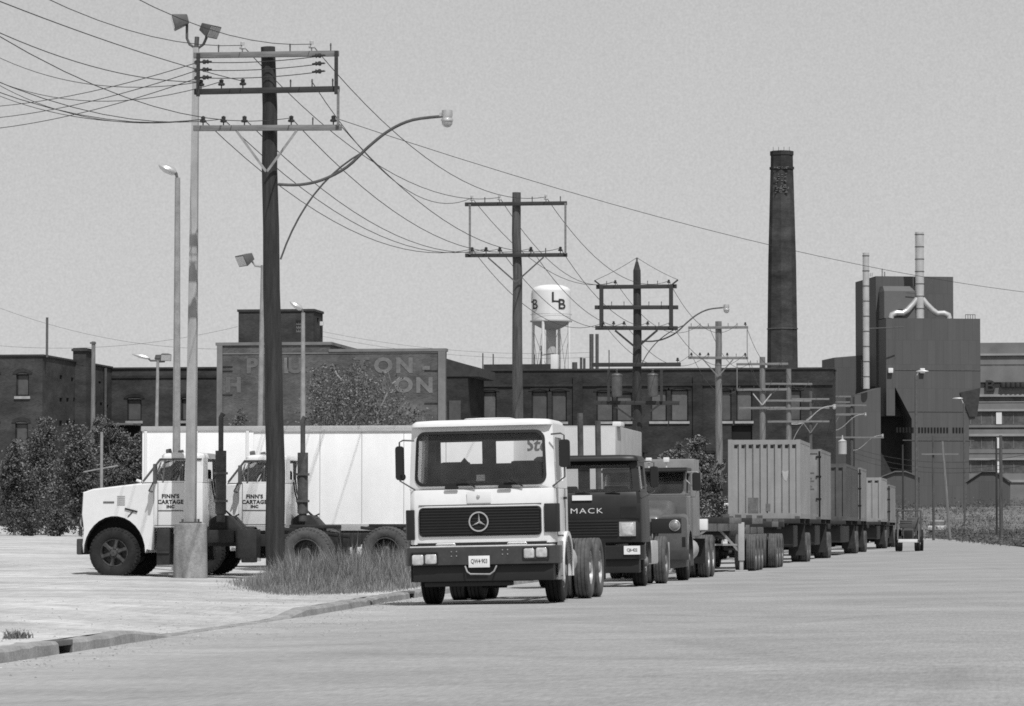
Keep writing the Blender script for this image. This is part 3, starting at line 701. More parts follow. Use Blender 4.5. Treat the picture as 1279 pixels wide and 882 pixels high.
# three dead-ended feeders that leave pole 1 across the lot
for k, (py0, py1) in enumerate(((60, 118), (70, 132), (80, 145))):
    a = Vector((x1-.2-1.42, 75.72, z_at(py0+6, 76))); b = at(12, py1, 95.0); c = b + (b-a)*.6
    jp = Vector((x1-.2+1.24, 75.72, z_at(py0, 76)))
    wire(a, jp, .06, .011, ['highest', 'middle', 'lowest'][k]+' of the three jumper wires between the two upper crossarms of the lamp-bearing pole', 'jumper wires on the lamp-bearing pole')
    strains += [(a, (c-a).normalized()), (a, (jp-a).normalized()), (jp, (a-jp).normalized())]
    wire(a, c, .3, .011, ['highest', 'middle', 'lowest'][k]+' of the three straight feeder wires crossing over the lot', 'feeder wires crossing the lot')
for q, d in strains:
    l_ = q - Vector((x1, 76, POLE1.location.z)); MB().tube([l_+d*u for u in (.02, .08, .10, .14, .16, .20, .22, .28)], [.02, .02, .05, .05, .03, .05, .02, .015], 8).build('strain_insulator', M['porcelain'], POLE1)
# slack wires from the top of the picture down to pole 1
for k, (px, py, Y, ai, off) in enumerate(((12, 32, 60, 1, -1.38), (12, 62, 92, 1, -1.38), (12, 88, 92, 1, -.95), (12, 96, 92, 2, -1.35), (12, 112, 92, 2, -1.35), (45, 14, 55, 1, -.5))):
    a = pin('P1', ai, off); b = at(px, py, Y); c = b+(b-a)*.25
    wire(a, c, [.3, .5, .62, .55, .4, .1][k], .010, ['topmost slack wire', 'second slack wire', 'third slack wire', 'fourth slack wire', 'lowest slack wire', 'taut thin wire'][k]+' drooping over the lot into the lamp-bearing pole', 'slack wires drooping over the lot')
# long service wire that climbs across the empty sky
a = pin('P1', 2, 1.38); b = at(1268, 355, 118)
wire(a, b + (b-a)*.12, .55, .0085, 'long single wire crossing the empty sky above the chimney', None)
# faint lines far behind the brick works
for k, (pa, pb, Y) in enumerate((((0, 432), (297, 408), 307), ((0, 385), (271, 436), 299), ((402, 414), (740, 440), 340), ((402, 420), (746, 446), 340))):
    wire(at(pa[0], pa[1], Y), at(pb[0], pb[1], Y), .8, .013, ['faint rising wire above the far brick block on the lot side', 'faint falling wire above the far brick block on the lot side', 'faint higher wire running toward the water tower', 'faint lower wire running toward the water tower'][k], 'faint distant wires')

# ------------------------------------------------------------------ lot lights
def flood(parent, loc, yaw_, tilt, s=1.0, m='galv_dark'):
    h = empty('floodlight', parent, loc, yaw_)
    mb = MB().loft([[(-.16*s, 0, -.1*s), (.16*s, 0, -.1*s), (.16*s, 0, .1*s), (-.16*s, 0, .1*s)], [(-.26*s, -.34*s, -.17*s), (.26*s, -.34*s, -.17*s), (.26*s, -.34*s, .17*s), (-.26*s, -.34*s, .17*s)]])
    o = mb.build('housing', M[m], h, bev=.02); o.rotation_euler = (tilt, 0, 0)
    l = MB().box(-.23*s, .23*s, -.352*s, -.343*s, -.14*s, .14*s).build('lens', M['lamp_glass'], h); l.rotation_euler = (tilt, 0, 0)
    return h
X = gx(238, 78); zb = lot_z(X, 78); tz = z_at(30, 78)
t = thing('floodlight_pole', 'square concrete floodlight pole on a round concrete footing in front of the white tractor', 'light pole', (X, 78, zb))
MB().lathe([(.36, -.3), (.36, .2), (.345, 1.05), (.335, 1.14), (.29, 1.16)], 28, caps=True).build('footing', M['concrete'], t)
MB().tube([(0, 0, 1.1), (.02, 0, 4), (.08, 0, tz-zb-.25)], [.155, .14, .085], 4).build('shaft', M['concrete_pole'], t, bev=.015)
MB().box(-.2, .2, -.2, .2, 1.155, 1.19).cyl((.14,.14,1.19),(.14,.14,1.25),.025,n=6).cyl((-.14,-.14,1.19),(-.14,-.14,1.25),.025,n=6).cyl((.14,-.14,1.19),(.14,-.14,1.25),.025,n=6).build('base_plate', M['galv_dark'], t)
hz = tz-zb
MB().tube([(-.12, 0, hz+.25), (-.12, 0, hz-.05), (-.06, 0, hz-.18), (.1, 0, hz-.28), (.24, 0, hz-.18), (.30, 0, hz-.05), (.30, 0, hz+.15)], .03, 8).tube([(.08, 0, hz-.35), (.1, 0, hz-.02)], .05, 8).build('head_bracket', M['galv_dark'], t)
flood(t, (-.1, 0, hz+.36), math.radians(-75), .25, .95); flood(t, (.22, .1, hz+.2), math.radians(70), .45, .85)
def cobra_pole(label, px, py_top, Y, head_px, head_py, r=.07, m='galv', zb=None):
    X = gx(px, Y); zb = lot_z(X, Y); H = z_at(py_top, Y)-zb
    t = thing('light_pole', label, 'light pole', (X, Y, zb))
    MB().tube([(0, 0, -.2), (0, 0, H*.5), (0, 0, H)], [r*1.25, r, r*.75], 10).build('shaft', M[m], t)
    hx, hz_ = gx(head_px, Y)-X, z_at(head_py, Y)-zb
    MB().tube([(0, 0, H-.05), (hx*.1, 0, H+.1), (hx*.35, 0, lerp(H, hz_, .4)+.12)], .035, 8).build('arm', M['galv_dark'], t)
    d = Vector((hx, 0, hz_-H)); L = d.length*1.35; a = math.atan2(d.z, d.x)
    mb = MB().loft([[(.0+L*f, w_*math.cos(q), hh*math.sin(q)+off) for q in [2*PI*k/10 for k in range(10)]] for f, w_, hh, off in ((.1, .05, .05, 0), (.25, .13, .10, 0), (.55, .17, .11, .01), (.85, .13, .07, .02), (1.0, .03, .02, .02))])
    o = mb.build('lamp_head', M['alu'], t, loc=(0, 0, H+.08)); o.rotation_euler = (0, -a, 0)
    return t
cobra_pole('tall steel light pole with a tilted lamp head rising just behind the square concrete pole', 220, 212, 86, 203, 202, .085)
cobra_pole('slim light pole with a tilted lamp head in front of the painted brick sign wall', 378, 386, 130, 366, 377, .09)
X = gx(323, 104); zb = lot_z(X, 104); H = z_at(325, 104)-zb
t = thing('light_pole', 'leaning light pole with one square floodlight seen beside the dark utility pole', 'light pole', (X, 104, zb))
MB().tube([(-.02, 0, -.2), (.1, 0, H)], [.09, .06], 10).build('shaft', M['galv'], t)
MB().tube([(.1, 0, H-.05), (-.12, 0, H-.02), (-.2, 0, H+.1)], .03, 8).build('arm', M['galv'], t)
flood(t, (-.25, 0, H+.25), math.radians(-50), .45, 1.0)
X = gx(195, 174); zb = lot_z(X, 174); H = z_at(446, 174)-zb
t = thing('light_pole', 'short light pole carrying a cluster of lamps above the brick wall by the bushes', 'light pole', (X, 174, zb))
MB().tube([(-.08, 0, -.2), (.05, 0, H)], [.1, .07], 10).build('shaft', M['galv'], t)
MB().tube([(-.45, 0, H+.15), (-.3, 0, H), (.3, 0, H), (.4, 0, H+.2)], .05, 8).build('arm', M['galv_dark'], t)
flood(t, (.4, 0, H+.25), math.radians(20), .4, 1.0); flood(t, (0, .1, H+.2), math.radians(150), .4, 1.0)
mb = MB().loft([[(-.35-.85*f, w_*math.cos(q), w_*.6*math.sin(q)+.12+.2*f) for q in [2*PI*k/8 for k in range(8)]] for f, w_ in ((0, .06), (.2, .16), (.6, .18), (1, .04))]); mb.build('lamp_head', M['alu'], t, loc=(0, 0, H))
X = gx(115, 200); zb = lot_z(X, 200)
t = thing('bare_pole', 'plain grey pole standing among the bushes before the chimney stub wall', 'pole', (X, 200, zb))
MB().tube([(0, 0, -.2), (.03, 0, z_at(421, 200)-zb)], [.14, .11], 10).build('shaft', M['wood_pale'], t)
MB().box(-.14, .14, -.14, .14, z_at(424, 200)-zb, z_at(422, 200)-zb).build('cap', M['galv_dark'], t)
X = gx(126.5, 100); zb = lot_z(X, 100)
t = thing('steel_post', 'short pale steel post standing behind the white tractor hood', 'post', (X, 100, zb))
MB().tube([(0, 0, -.2), (0, 0, z_at(537, 100)-zb)], [.045, .04], 8).build('shaft', M['galv'], t)
MB().tube([(-.5, 0, z_at(588, 100)-zb), (.45, 0, z_at(580, 100)-zb)], .018, 6).build('crossbar', M['galv'], t)
# poles at the end of the street
def far_pole(label, px, py0, py1, Y, lean=0, arm=None, m='wood_mid', r=.15, lamp=None):
    X = gx(px, Y); zb = verge_z(X, Y) if X > interp(EDGE, min(Y, 400)) else 0; top = z_at(py0, Y)
    t = thing('street_pole', label, 'pole', (X, Y, zb), 0, 'poles at the end of the street')
    MB().tube([(0, 0, -.4), (lean*(top-zb), 0, top-zb)], [r, r*.75], 8).build('shaft', M[m], t)
    if arm: MB().box(-arm[1]+arm[2], arm[1]+arm[2], -.22, -.12, z_at(arm[0], Y)-zb-.06, z_at(arm[0], Y)-zb+.06).build('crossarm', M['arm_pale'], t)
    if lamp:
        hx, hz_ = gx(lamp[0], Y)-X, z_at(lamp[1], Y)-zb
        MB().tube([(0, 0, top-zb-.2), (hx*.5, 0, hz_+.1), (hx, 0, hz_)], .05, 6).build('arm', M['alu'], t)
        MB().loft([[(hx+s*.55, w_*math.cos(q), w_*.5*math.sin(q)) for q in [2*PI*k/8 for k in range(8)]] for s, w_ in ((-1, .05), (-.5, .2), (.4, .22), (1, .06))]).build('lamp_head', M['alu'], t, loc=(0, 0, hz_))
    return X, Y
far_pole('tall slim lamp pole standing just past the small tractor', 1145, 470, 650, 330, lamp=(1153, 465), m='galv_dark', r=.17)
far_pole('lamp pole with a bright head in front of the factory corner', 1205, 505, 640, 400, lamp=(1197, 499), m='galv_dark', r=.14)
far_pole('thin dark pole rising behind the small tractor', 1128, 556, 650, 300, m='wood_dark', r=.09)
far_pole('upright pole with a short crossarm beside the leaning pole', 1166, 545, 660, 330, arm=(568, 1.6, .6), m='wood_mid', r=.13)
far_pole('leaning pale pole among the weeds', 1187, 552, 662, 320, lean=-.075, m='wood_pale', r=.14)
a = far_pole('dark upright pole, the first of a pair at the edge of the weeds', 1245, 548, 660, 300, m='wood_dark', r=.10)
b = far_pole('paler pole, the second of a pair at the edge of the weeds', 1250.5, 545, 665, 290, m='wood_mid', r=.17)
for k, (pya, pyb) in enumerate(((560, 562), (566, 571), (573, 575))):
    wire(at(1068, pya, 375), at(1330, pyb-6, 300), 1.4, .022, ['upper', 'middle', 'lower'][k]+' wire sagging across the factory front', 'wires sagging before the factory')
# ------------------------------------------------------------------ wheels
_wc = {}
def wheel_meshes(R, w, style, mt='rubber', mr='rim'):
    k = (R, w, style, mt, mr)
    if k in _wc: return _wc[k]
    h = w/2
    ty = MB(); prof = [(.56*R, -h*.75), (.62*R, -h*.95), (.80*R, -h*1.02), (.93*R, -h*.93), (.985*R, -h*.80)]
    for a in (-.5, -.02, .46):
        prof += [(.995*R, h*(a-.06)), (.965*R, h*(a-.03)), (.965*R, h*(a+.05)), (.995*R, h*(a+.08))]
    prof += [(.985*R, h*.80), (.93*R, h*.93), (.80*R, h*1.02), (.62*R, h*.95), (.56*R, h*.75)]
    ty.lathe(prof, 44, 'x')
    if style in ('spoke', 'drive'):
        for j in range(40):
            for s in (-1, 1):
                t0 = 2*PI*(j + (.5 if s > 0 else 0))/40; d = .042
                vs = []
                for x, r in ((s*h*.45, R*.99), (s*h*.98, R*.955)):
                    for dt in (-d, d):
                        for rr in (r-.02, r+.014): vs.append((x, rr*math.cos(t0+dt), rr*math.sin(t0+dt)))
                ty.add(vs, [(0,1,3,2), (4,6,7,5), (0,4,5,1), (2,3,7,6), (1,5,7,3), (0,2,6,4)])
    tm = ty.mesh('tyre', smooth=40); tm.materials.append(M[mt])
    rm = MB()
    if style == 'spoke':
        rm.lathe([(.57*R, -h*.7), (.57*R, h*.72), (.535*R, h*.78), (.50*R, h*.6), (.49*R, -h*.2), (.10*R, -h*.25)], 32, 'x')
        for j in range(6):
            t0 = 2*PI*j/6
            a = Vector((h*.62, .16*R*math.cos(t0), .16*R*math.sin(t0))); b = Vector((h*.5, .52*R*math.cos(t0), .52*R*math.sin(t0)))
            rm.tube([a, a.lerp(b, .6), b], [.105*R, .075*R, .11*R], 6)
        rm.lathe([(.25*R, -h*.2), (.25*R, h*.55), (.20*R, h*.8), (.14*R, h*.86), (.13*R, h*1.12), (.02*R, h*1.16)], 20, 'x')
    elif style == 'front':
        rm.lathe([(.57*R, -h*.7), (.575*R, h*.8), (.54*R, h*.84), (.50*R, h*.5), (.46*R, h*.35), (.30*R, h*.62), (.22*R, h*.66), (.20*R, h*1.0), (.16*R, h*1.2), (.02*R, h*1.22)], 32, 'x')
        for j in range(10):
            t0 = 2*PI*j/10; rm.lathe([(.022*R, h*.5), (.022*R, h*.85), (.01*R, h*.86)], 6, 'x', o=(0, .36*R*math.cos(t0), .36*R*math.sin(t0)))
    else:
        rm.lathe([(.57*R, -h*.7), (.575*R, h*.82), (.53*R, h*.86), (.49*R, h*.3), (.47*R, -h*.5), (.30*R, -h*.55), (.22*R, -h*.5), (.20*R, h*.7), (.15*R, h*.9), (.02*R, h*.92)], 32, 'x')
        for j in range(10):
            t0 = 2*PI*j/10; rm.lathe([(.022*R, -h*.6), (.022*R, -h*.1), (.01*R, -h*.08)], 6, 'x', o=(0, .34*R*math.cos(t0), .34*R*math.sin(t0)))
    rmm = rm.mesh('rim', smooth=40); rmm.materials.append(M[mr])
    _wc[k] = (tm, rmm); return _wc[k]
def wheel(parent, x, y, R=.52, w=.28, style='front', dz=0, dual=False, mt='rubber', mr='rim', steer=0):
    s = 1 if x > 0 else -1
    tm, rm = wheel_meshes(R, w, style, mt, mr)
    e = empty('wheel', parent, (x, y, R+dz), (0 if s > 0 else PI) + steer)
    e.rotation_euler.x = rnd.uniform(0, 6)
    if dual:
        inst('tyre', tm, e, (w/2+.02, 0, 0)); inst('tyre', tm, e, (-w/2-.02, 0, 0)); inst('rim', rm, e, (w/2+.02, 0, 0))
    else:
        inst('tyre', tm, e); inst('rim', rm, e)
    return e
def frame_rails(parent, y0, y1, z0=.62, z1=.88, hw=.43, m='frame', ramp=True):
    mb = MB()
    for s in (-1, 1): mb.box(s*hw-.04, s*hw+.04, y0, y1, z0, z1)
    y = y0+.5
    while y < y1: mb.box(-hw+.04, hw-.04, y-.06, y+.06, z0+.04, z1-.03); y += 1.1
    mb.box(-hw-.05, hw+.05, y1, y1+.08, z0-.02, z1+.01)
    if ramp:
        for s in (-1, 1): mb.bar((s*hw, y1-1.5, z1+.12), (s*hw, y1+.05, z1-.05), .1, .07)
    mb.build('chassis_frame', M[m], parent, bev=.01)
def axle(parent, y, z, hw, m='frame'):
    mb = MB().tube([(-hw, y, z), (-.25, y, z), (-.2, y, z), (.2, y, z), (.25, y, z), (hw, y, z)], [.07, .08, .2, .2, .08, .07], 10)
    for s in (-1, 1): mb.box(s*.43-.05, s*.43+.05, y-.6, y+.6, z+.06, z+.17)
    mb.build('axle', M[m], parent, smooth=40)
def fifth_wheel(parent, y, z=.95):
    MB().prism([(-.45, -.5), (.45, -.5), (.48, .1), (.3, .5), (.12, .5), (.06, 0), (-.06, 0), (-.12, .5), (-.3, .5), (-.48, .1)], 'z', z+.12, z+.2).box(-.4, .4, -.15, .15, z-.1, z+.12).build('fifth_wheel', M['frame'], parent, bev=.01, loc=(0, y, 0))
def mirror(parent, side, x0, x1, y, zb, zt, hx, hw, hz0, hz1, m='black', ma='galv_dark', rnd_m=None):
    """bracket from the cab at x0 to the housing at hx"""
    ar = MB().tube([(x0, y+.05, zt), (lerp(x0, hx, .75), y, zt+.01), (hx+.0, y-.0, zt-.02), (hx, y, zb+.05), (x0, y+.08, zb-.1)], .014, 7).build('mirror_arm', M[ma], parent)
    mb = MB().loft([[(hx+u, y+t, v) for u, v in rrect(-hw/2*f, hw/2*f, hz0+(1-f)*.03, hz1-(1-f)*.03, .05)] for t, f in ((-.05, .82), (-.03, 1), (.05, 1))])
    o = mb.build('mirror', M[m], ar, smooth=40)
    if rnd_m: MB().loft([[(rnd_m[0]+rnd_m[2]*f*math.cos(a), y+t, rnd_m[1]+rnd_m[2]*f*math.sin(a)) for a in [2*PI*k/14 for k in range(14)]] for t, f in ((-.05, .6), (-.02, 1), (.03, 1))]).build('mirror', M[m], ar, smooth=40)
def quad_lamp(parent, x0, x1, z0, z1, y, m='lamp_glass', name='headlight'):
    h = MB().loft([[(u, y+t, v) for u, v in rrect(x0+i, x1-i, z0+i, z1-i, .03)] for t, i in ((.03, 0), (0, 0), (-.012, .012))]).build(name, M[m], parent, smooth=40)
    return h

# ------------------------------------------------------------------ white cab-over tractor
ROLL = math.radians(1.15)
cx_ = gx(603.5, 60)
tr = thing('cab_over_truck', 'white cab-over tractor truck with a round star emblem on its black grille at the kerb', 'truck', (cx_, 60, road_z(cx_)))
tr.rotation_euler = (0, -ROLL, math.radians(-.5))
S = 78.33
def lx(px): return (px-603.5)/S
def lz(py): return (755-py)/S
floor_poly = [(-1.19, .22), (-1.17, .08), (-1.10, .02), (-.9, 0), (.9, 0), (1.10, .02), (1.17, .08), (1.19, .22), (1.19, 1.68), (-1.19, 1.68)]
def ring_at(z, sx=1.0, y0=0.0, yb=1.68): return [(x*sx, (y0 + y*(yb-y0)/1.68), z) for x, y in floor_poly]
body = MB().loft([ring_at(.98), ring_at(1.2), ring_at(1.60), ring_at(1.86, 1.0, .03)]).build('cab', M['white'], tr, bev=.02, smooth=40)
# windscreen frame, sides, back, roof: a hollow upper cab
up = MB()
zt, zb = 2.90, 1.86
def wmap(u, v, t):
    f = (v-zb)/(zt-zb); k = abs(u)/1.19
    return (u*(1-.035*f), .03+.10*f + .11*max(0, (k-.72)/.28)**2 + t, v)
inner = rrect(lx(518.5), lx(686), lz(604), lz(536.5), .14, 6)
outer = rrect(-1.19, 1.19, zb, zt, .05, 6)
up.ring(outer, inner, wmap, .07)
for s in (-1, 1):
    f_ = lambda u, v, t, s=s: (s*(1.19-.0417*(v-zb)/(zt-zb)-t), u + .09*(v-zb)/(zt-zb), v)
    up.ring(rrect(.16, 1.66, zb, zt, .04, 5), rrect(.34, 1.22, 1.98, 2.68, .08, 5), f_, .05)
up.build('cab_upper', M['white'], tr, smooth=40)
bk = MB(); yb = 1.63
xs = [-1.14, lx(540.5)-.20, lx(604)-.22, lx(622)-.22, lx(683)-.22, 1.14]; zs = [1.86, 2.30, 2.665, 2.9]
for i in range(5):
    for j in range(3):
        if j == 1 and i in (1, 3): continue
        bk.box(xs[i], xs[i+1], yb, yb+.04, zs[j], zs[j+1])
bk.build('cab_rear_wall', M['cabdark'], tr, smooth=0)
MB().loft([[(x*k, lerp(.14, y, .9)+oy, z) for x, y in floor_poly] for z, k, oy in ((2.88, .965, .05), (2.93, .96, .055), (2.97, .91, .08), (2.985, .7, .2))]).build('cab_roof', M['white'], tr, smooth=50)
hx0, hx1 = lx(577), lx(639)
MB().loft([[(u, v, z) for u, v in rrect(hx0+i, hx1-i, .4+i, 1.2-i, .12)] for z, i in ((2.97, .04), (3.0, .0), (3.015, .03), (3.025, .2))]).box(hx0+.06, hx0+.1, .5, .55, 2.95, 3.0).box(-.02, .02, .5, .55, 2.95, 3.0).box(hx1-.1, hx1-.06, .5, .55, 2.95, 3.0).build('roof_hatch', M['dirty_white'], tr, smooth=40)
gs = MB(); wv = [wmap(u, v, .035) for u, v in inner]; gs.add(wv, [tuple(range(len(wv)))])
gs.raw('windscreen', M['glass'], tr)
sl_ = MB(); in2 = rrect(lx(518.5)+.035, lx(686)-.035, lz(604)+.035, lz(536.5)-.035, .12, 6); ou2 = rrect(lx(518.5)-.012, lx(686)+.012, lz(604)-.012, lz(536.5)+.012, .15, 6)
sl_.ring(ou2, in2, lambda u, v, t: (lambda p: (p[0], p[1]-.012, p[2]))(wmap(u, v, t)), .03); sl_.build('windscreen_seal', M['black'], tr, smooth=40)
for s in (-1, 1):
    p = rrect(.34, 1.22, 1.98, 2.68, .08, 5); mb = MB(); mb.add([(s*(1.165-.0417*(v-zb)/(zt-zb)), u+.09*(v-zb)/(zt-zb), v) for u, v in p], [tuple(range(len(p)))]); mb.raw('side_window', M['glass'], tr)
    d = MB().box(s*1.192-.006, s*1.192+.006, .30, .32, 1.1, 1.85).box(s*1.192-.006, s*1.192+.006, 1.3, 1.32, 1.1, 1.85).box(s*1.192-.006, s*1.192+.006, .3, 1.32, 1.08, 1.1).build('door_seam', M['black'], tr)
    MB().box(s*1.2-.015, s*1.2+.02*s+.015, 1.12, 1.26, 1.68, 1.72).build('door_handle', M['black'], d)
# interior
MB().box(-1.12, 1.12, .2, .55, 1.86, 1.95).box(.25, .85, .3, .62, 1.95, 2.02).build('dashboard', M['cabdark'], tr, bev=.02)
for x in (-.62, .55):
    q = MB().box(x-.26, x+.26, .85, 1.35, 1.75, 1.98).box(x-.25, x+.25, 1.3, 1.42, 1.9, 2.33).build('seat', M['seat'], tr, bev=.05)
MB().prism([(lx(573)-.2, 2.28), (lx(589)-.2, 2.28), (lx(581)-.2, 2.40)], 'y', 1.45, 1.5).build('seat_top', M['seat'], tr)
st = MB()
for k in range(20):
    a, b = 2*PI*k/20, 2*PI*(k+1)/20
    P_ = lambda a: (.55+.22*math.cos(a), .62+.1*math.sin(a), 2.0+.17*math.sin(a))
    st.bar(P_(a), P_(b), .03, .03)
st.bar((.33, .62, 2.0), (.77, .62, 2.0), .03, .03).bar((.55, .62, 2.0), (.55, .4, 1.9), .04, .04); st.build('steering_wheel', M['cabdark'], tr)
MB().box(lx(596), lx(607), .16, .17, lz(599), lz(591)).build('windscreen_sticker', M['plate'], tr)
# front furniture
gz0, gz1 = lz(668.5), lz(631.5); gx0, gx1 = lx(523.5), lx(680)
gr_ = MB().loft([[(u, t, v) for u, v in rrect(gx0+i, gx1-i, gz0+i, gz1-i, .07)] for t, i in ((-.001, 0), (-.03, .005), (-.035, .02), (-.012, .03))]).build('grille', M['grille'], tr, smooth=40)
sm = MB()
for k in range(9):
    z = lerp(gz0+.05, gz1-.05, k/8); sm.box(gx0+.03, gx1-.03, -.034, -.010, z-.012, z+.008)
sm.build('grille_slat', M['black'], gr_, bev=.004)['kind'] = 'stuff'
ex, ez, er = lx(600.5), lz(650.3), .162
em = MB()
ringp = [(ex+er*math.cos(2*PI*k/48), ez+er*math.sin(2*PI*k/48)) for k in range(48)]; ringi = [(ex+er*.86*math.cos(2*PI*k/48), ez+er*.86*math.sin(2*PI*k/48)) for k in range(48)]
em.ring(ringp, ringi, lambda u, v, t: (u, -.062+t, v), .02)
for k in range(3):
    a = PI/2 + 2*PI*k/3; tip = (ex+er*.9*math.cos(a), ez+er*.9*math.sin(a)); w2 = .026
    l = (ex+w2*math.cos(a+PI/3), ez+w2*math.sin(a+PI/3)); r = (ex+w2*math.cos(a-PI/3), ez+w2*math.sin(a-PI/3))
    em.add([(ex, -.075, ez), (l[0], -.05, l[1]), (tip[0], -.055, tip[1]), (r[0], -.05, r[1])], [(0, 1, 2), (0, 2, 3)])
em.build('star_emblem', M['chrome'], gr_, smooth=20)
for s, (a, b, c, d) in ((-1, (505.5, 518, 672, 634)), (1, (683.5, 701, 665, 629))):
    x0, x1 = lx(a), lx(b)
    mb = MB().loft([[(x0, .10, z), (x0+.03, -.005, z), (x1, -.03, z), (x1, .08, z), (x0 if s < 0 else x1, .25, z)] if s < 0 else [(x0, -.03, z), (x1-.04, -.005, z), (x1, .10, z), (x1, .25, z), (x0, .08, z)] for z in (lz(c), lz(d))])
    o = mb.build('corner_vane', M['black'], tr, bev=.015)
MB().box(gx0, gx1, -.004, .01, lz(629.3), lz(628.3)).build('seam_or_shade_line', M['galv_dark'], tr)  # thin dark strip stands for the shade at the panel's step
MB().box(lx(585.5), lx(616), -.012, .0, lz(627), lz(612.5)).build('badge_flap', M['white'], tr, bev=.005)
MB().lathe([(.03, -.018), (.025, -.03), (.005, -.034)], 14, 'y', o=(lx(600), 0, lz(618.5)), caps=True).build('badge', M['alu'], tr)
for x0, x1 in ((557.5, 575), (625.5, 643)):
    MB().loft([[(u, t, v) for u, v in rrect(lx(x0), lx(x1), lz(609), lz(604.8), .02)] for t in (-.005, -.02)]).build('washer_vent', M['black'], tr)
for px, py in ((596.5, 607), (657, 607)):
    wp = MB().tube([(lx(px), .0, lz(py)), (lx(px-15), -.03, lz(py-9)), (lx(px-17), -.03, lz(py-9.5))], .012, 6).bar((lx(px-24), .012, lz(py-6)), (lx(px-2), .012, lz(py-3.5)), .02, .02).build('wiper', M['black'], tr)
# slot with turn lamps, bumper
MB().box(-1.05, 1.05, -.004, .05, .955, 1.005).build('front_slot', M['black'], tr)
for a, b in ((545, 570), (636, 661)): quad_lamp(tr, lx(a), lx(b), lz(681.5), lz(676.5), -.03, 'amber', 'turn_lamp')
bp = [(-1.25, .38), (-1.25, .02), (-1.20, -.10), (-1.05, -.14), (1.05, -.14), (1.20, -.10), (1.25, .02), (1.25, .38), (1.15, .38), (1.15, .06), (-1.15, .06), (-1.15, .38)]
bm_ = MB().loft([[(x, y, z) for x, y in bp] for z in (.645, .66, .92, .935)]).build('bumper', M['bumper'], tr, bev=.012, smooth=40)
MB().box(-1.16, 1.16, -.10, .38, .933, .955).build('bumper_tread', M['dirty_white'], bm_, bev=.006)
for a, b, c, d in ((515.8, 530.2, 701, 690), (532.5, 547, 700.3, 690), (658, 671.3, 697.5, 687), (673.5, 687.5, 697, 686.7)):
    z0, z1 = lz(c), lz(d)
    x0, x1 = lx(a), lx(b)
    z0 += (x0)*.02; z1 += x0*.02
    quad_lamp(bm_, x0, x1, z0-.012, z1+.012, -.150)
for a, b, zc in ((513.5, 549, 695.5), (656, 690, 692)): MB().ring(rrect(lx(a), lx(b), lz(zc)-.10, lz(zc)+.10, .03), rrect(lx(a)+.02, lx(b)-.02, lz(zc)-.08, lz(zc)+.08, .02), lambda u, v, t: (u, -.152+t, v), .02).build('headlight_frame', M['black'], bm_)
for px in (566, 572.5, 631, 637.5):
    for py in (687, 692.5):
        MB().lathe([(.012, -.141), (.010, -.15), (.002, -.152)], 8, 'y', o=(lx(px), 0, lz(py-.02*(px-600))), caps=True).build('bolt', M['galv'], bm_)
pl = MB().box(lx(588), lx(614.8), -.165, -.158, lz(707.8), lz(693.2)).build('licence_plate', M['plate'], bm_, bev=.002)
text_obj('plate_number', 'QW4·903', .10, M['ink'], pl, lambda u, v: (lx(601.4)+u*.66, -.1665, lz(700.3)+v), .002)
MB().box(-1.12, 1.16, -.06, .3, .38, .645).box(-.95, .45, .0, .4, .30, .38).build('lower_valance', M['black'], tr, bev=.02)
MB().tube([(lx(583), -.12, lz(706)), (lx(586), -.16, lz(713)), (lx(590), -.17, lz(716)), (lx(615), -.17, lz(716.5)), (lx(620), -.16, lz(713)), (lx(623), -.12, lz(706))], .014, 8).build('tow_bar', M['galv'], bm_)
mirror(tr, -1, lx(519), 0, -.02, lz(601), lz(546.5), lx(500.6), .135, lz(596), lz(553))
MB().loft([[(lx(503.5)+.055*f*math.cos(a), -.02+t, lz(592)+.06*f*math.sin(a)) for a in [2*PI*k/14 for k in range(14)]] for t, f in ((-.05, .6), (-.02, 1), (.03, 1))]).build('wide_mirror', M['black'], tr, smooth=40)
mirror(tr, 1, lx(693), 0, .05, lz(600), lz(542), lx(710), .175, lz(584), lz(549))
# running gear
for s in (-1, 1):
    wheel(tr, s*1.02, 1.32, .52, .29, 'front', mt='rubber')
    fe = MB()
    a_ = [math.radians(k) for k in range(-10, 196, 12)]
    fe.loft([[(s*x, 1.32+(.60+o)*math.cos(a), .53+(.60+o)*math.sin(a)) for x, o in ((.86, 0), (1.2, 0), (1.22, -.04), (1.24, -.04), (1.24, .03), (.86, .03))] for a in a_])
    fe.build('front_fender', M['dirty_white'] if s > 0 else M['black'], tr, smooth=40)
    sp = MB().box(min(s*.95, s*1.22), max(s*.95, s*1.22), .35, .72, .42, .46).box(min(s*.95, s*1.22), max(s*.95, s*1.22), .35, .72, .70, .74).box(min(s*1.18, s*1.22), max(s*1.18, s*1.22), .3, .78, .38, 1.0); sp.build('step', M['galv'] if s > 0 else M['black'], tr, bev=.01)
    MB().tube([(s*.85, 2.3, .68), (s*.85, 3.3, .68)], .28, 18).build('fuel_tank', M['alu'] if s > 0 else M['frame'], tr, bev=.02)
    for y in (4.55, 5.9):
        wheel(tr, s*.93, y, .52, .27, 'rear', dual=True, mt='dusty_lit_rubber' if s > 0 else 'rubber', mr='rim_bright')
    MB().box(min(s*.6, s*1.22), max(s*.6, s*1.22), 6.55, 6.58, .3, .95).build('mud_flap', M['black'], tr)
frame_rails(tr, .3, 6.6)
axle(tr, 1.32, .45, .95); axle(tr, 4.55, .52, .9); axle(tr, 5.9, .52, .9); fifth_wheel(tr, 5.1)
MB().box(-.5, .5, .5, 1.6, .42, .98).build('engine_sump', M['frame'], tr, bev=.05)
MB().tube([(-1.0, 1.85, .9), (-1.0, 1.85, 2.7), (-1.0, 1.95, 2.85)], .06, 10).build('air_intake', M['black'], tr)

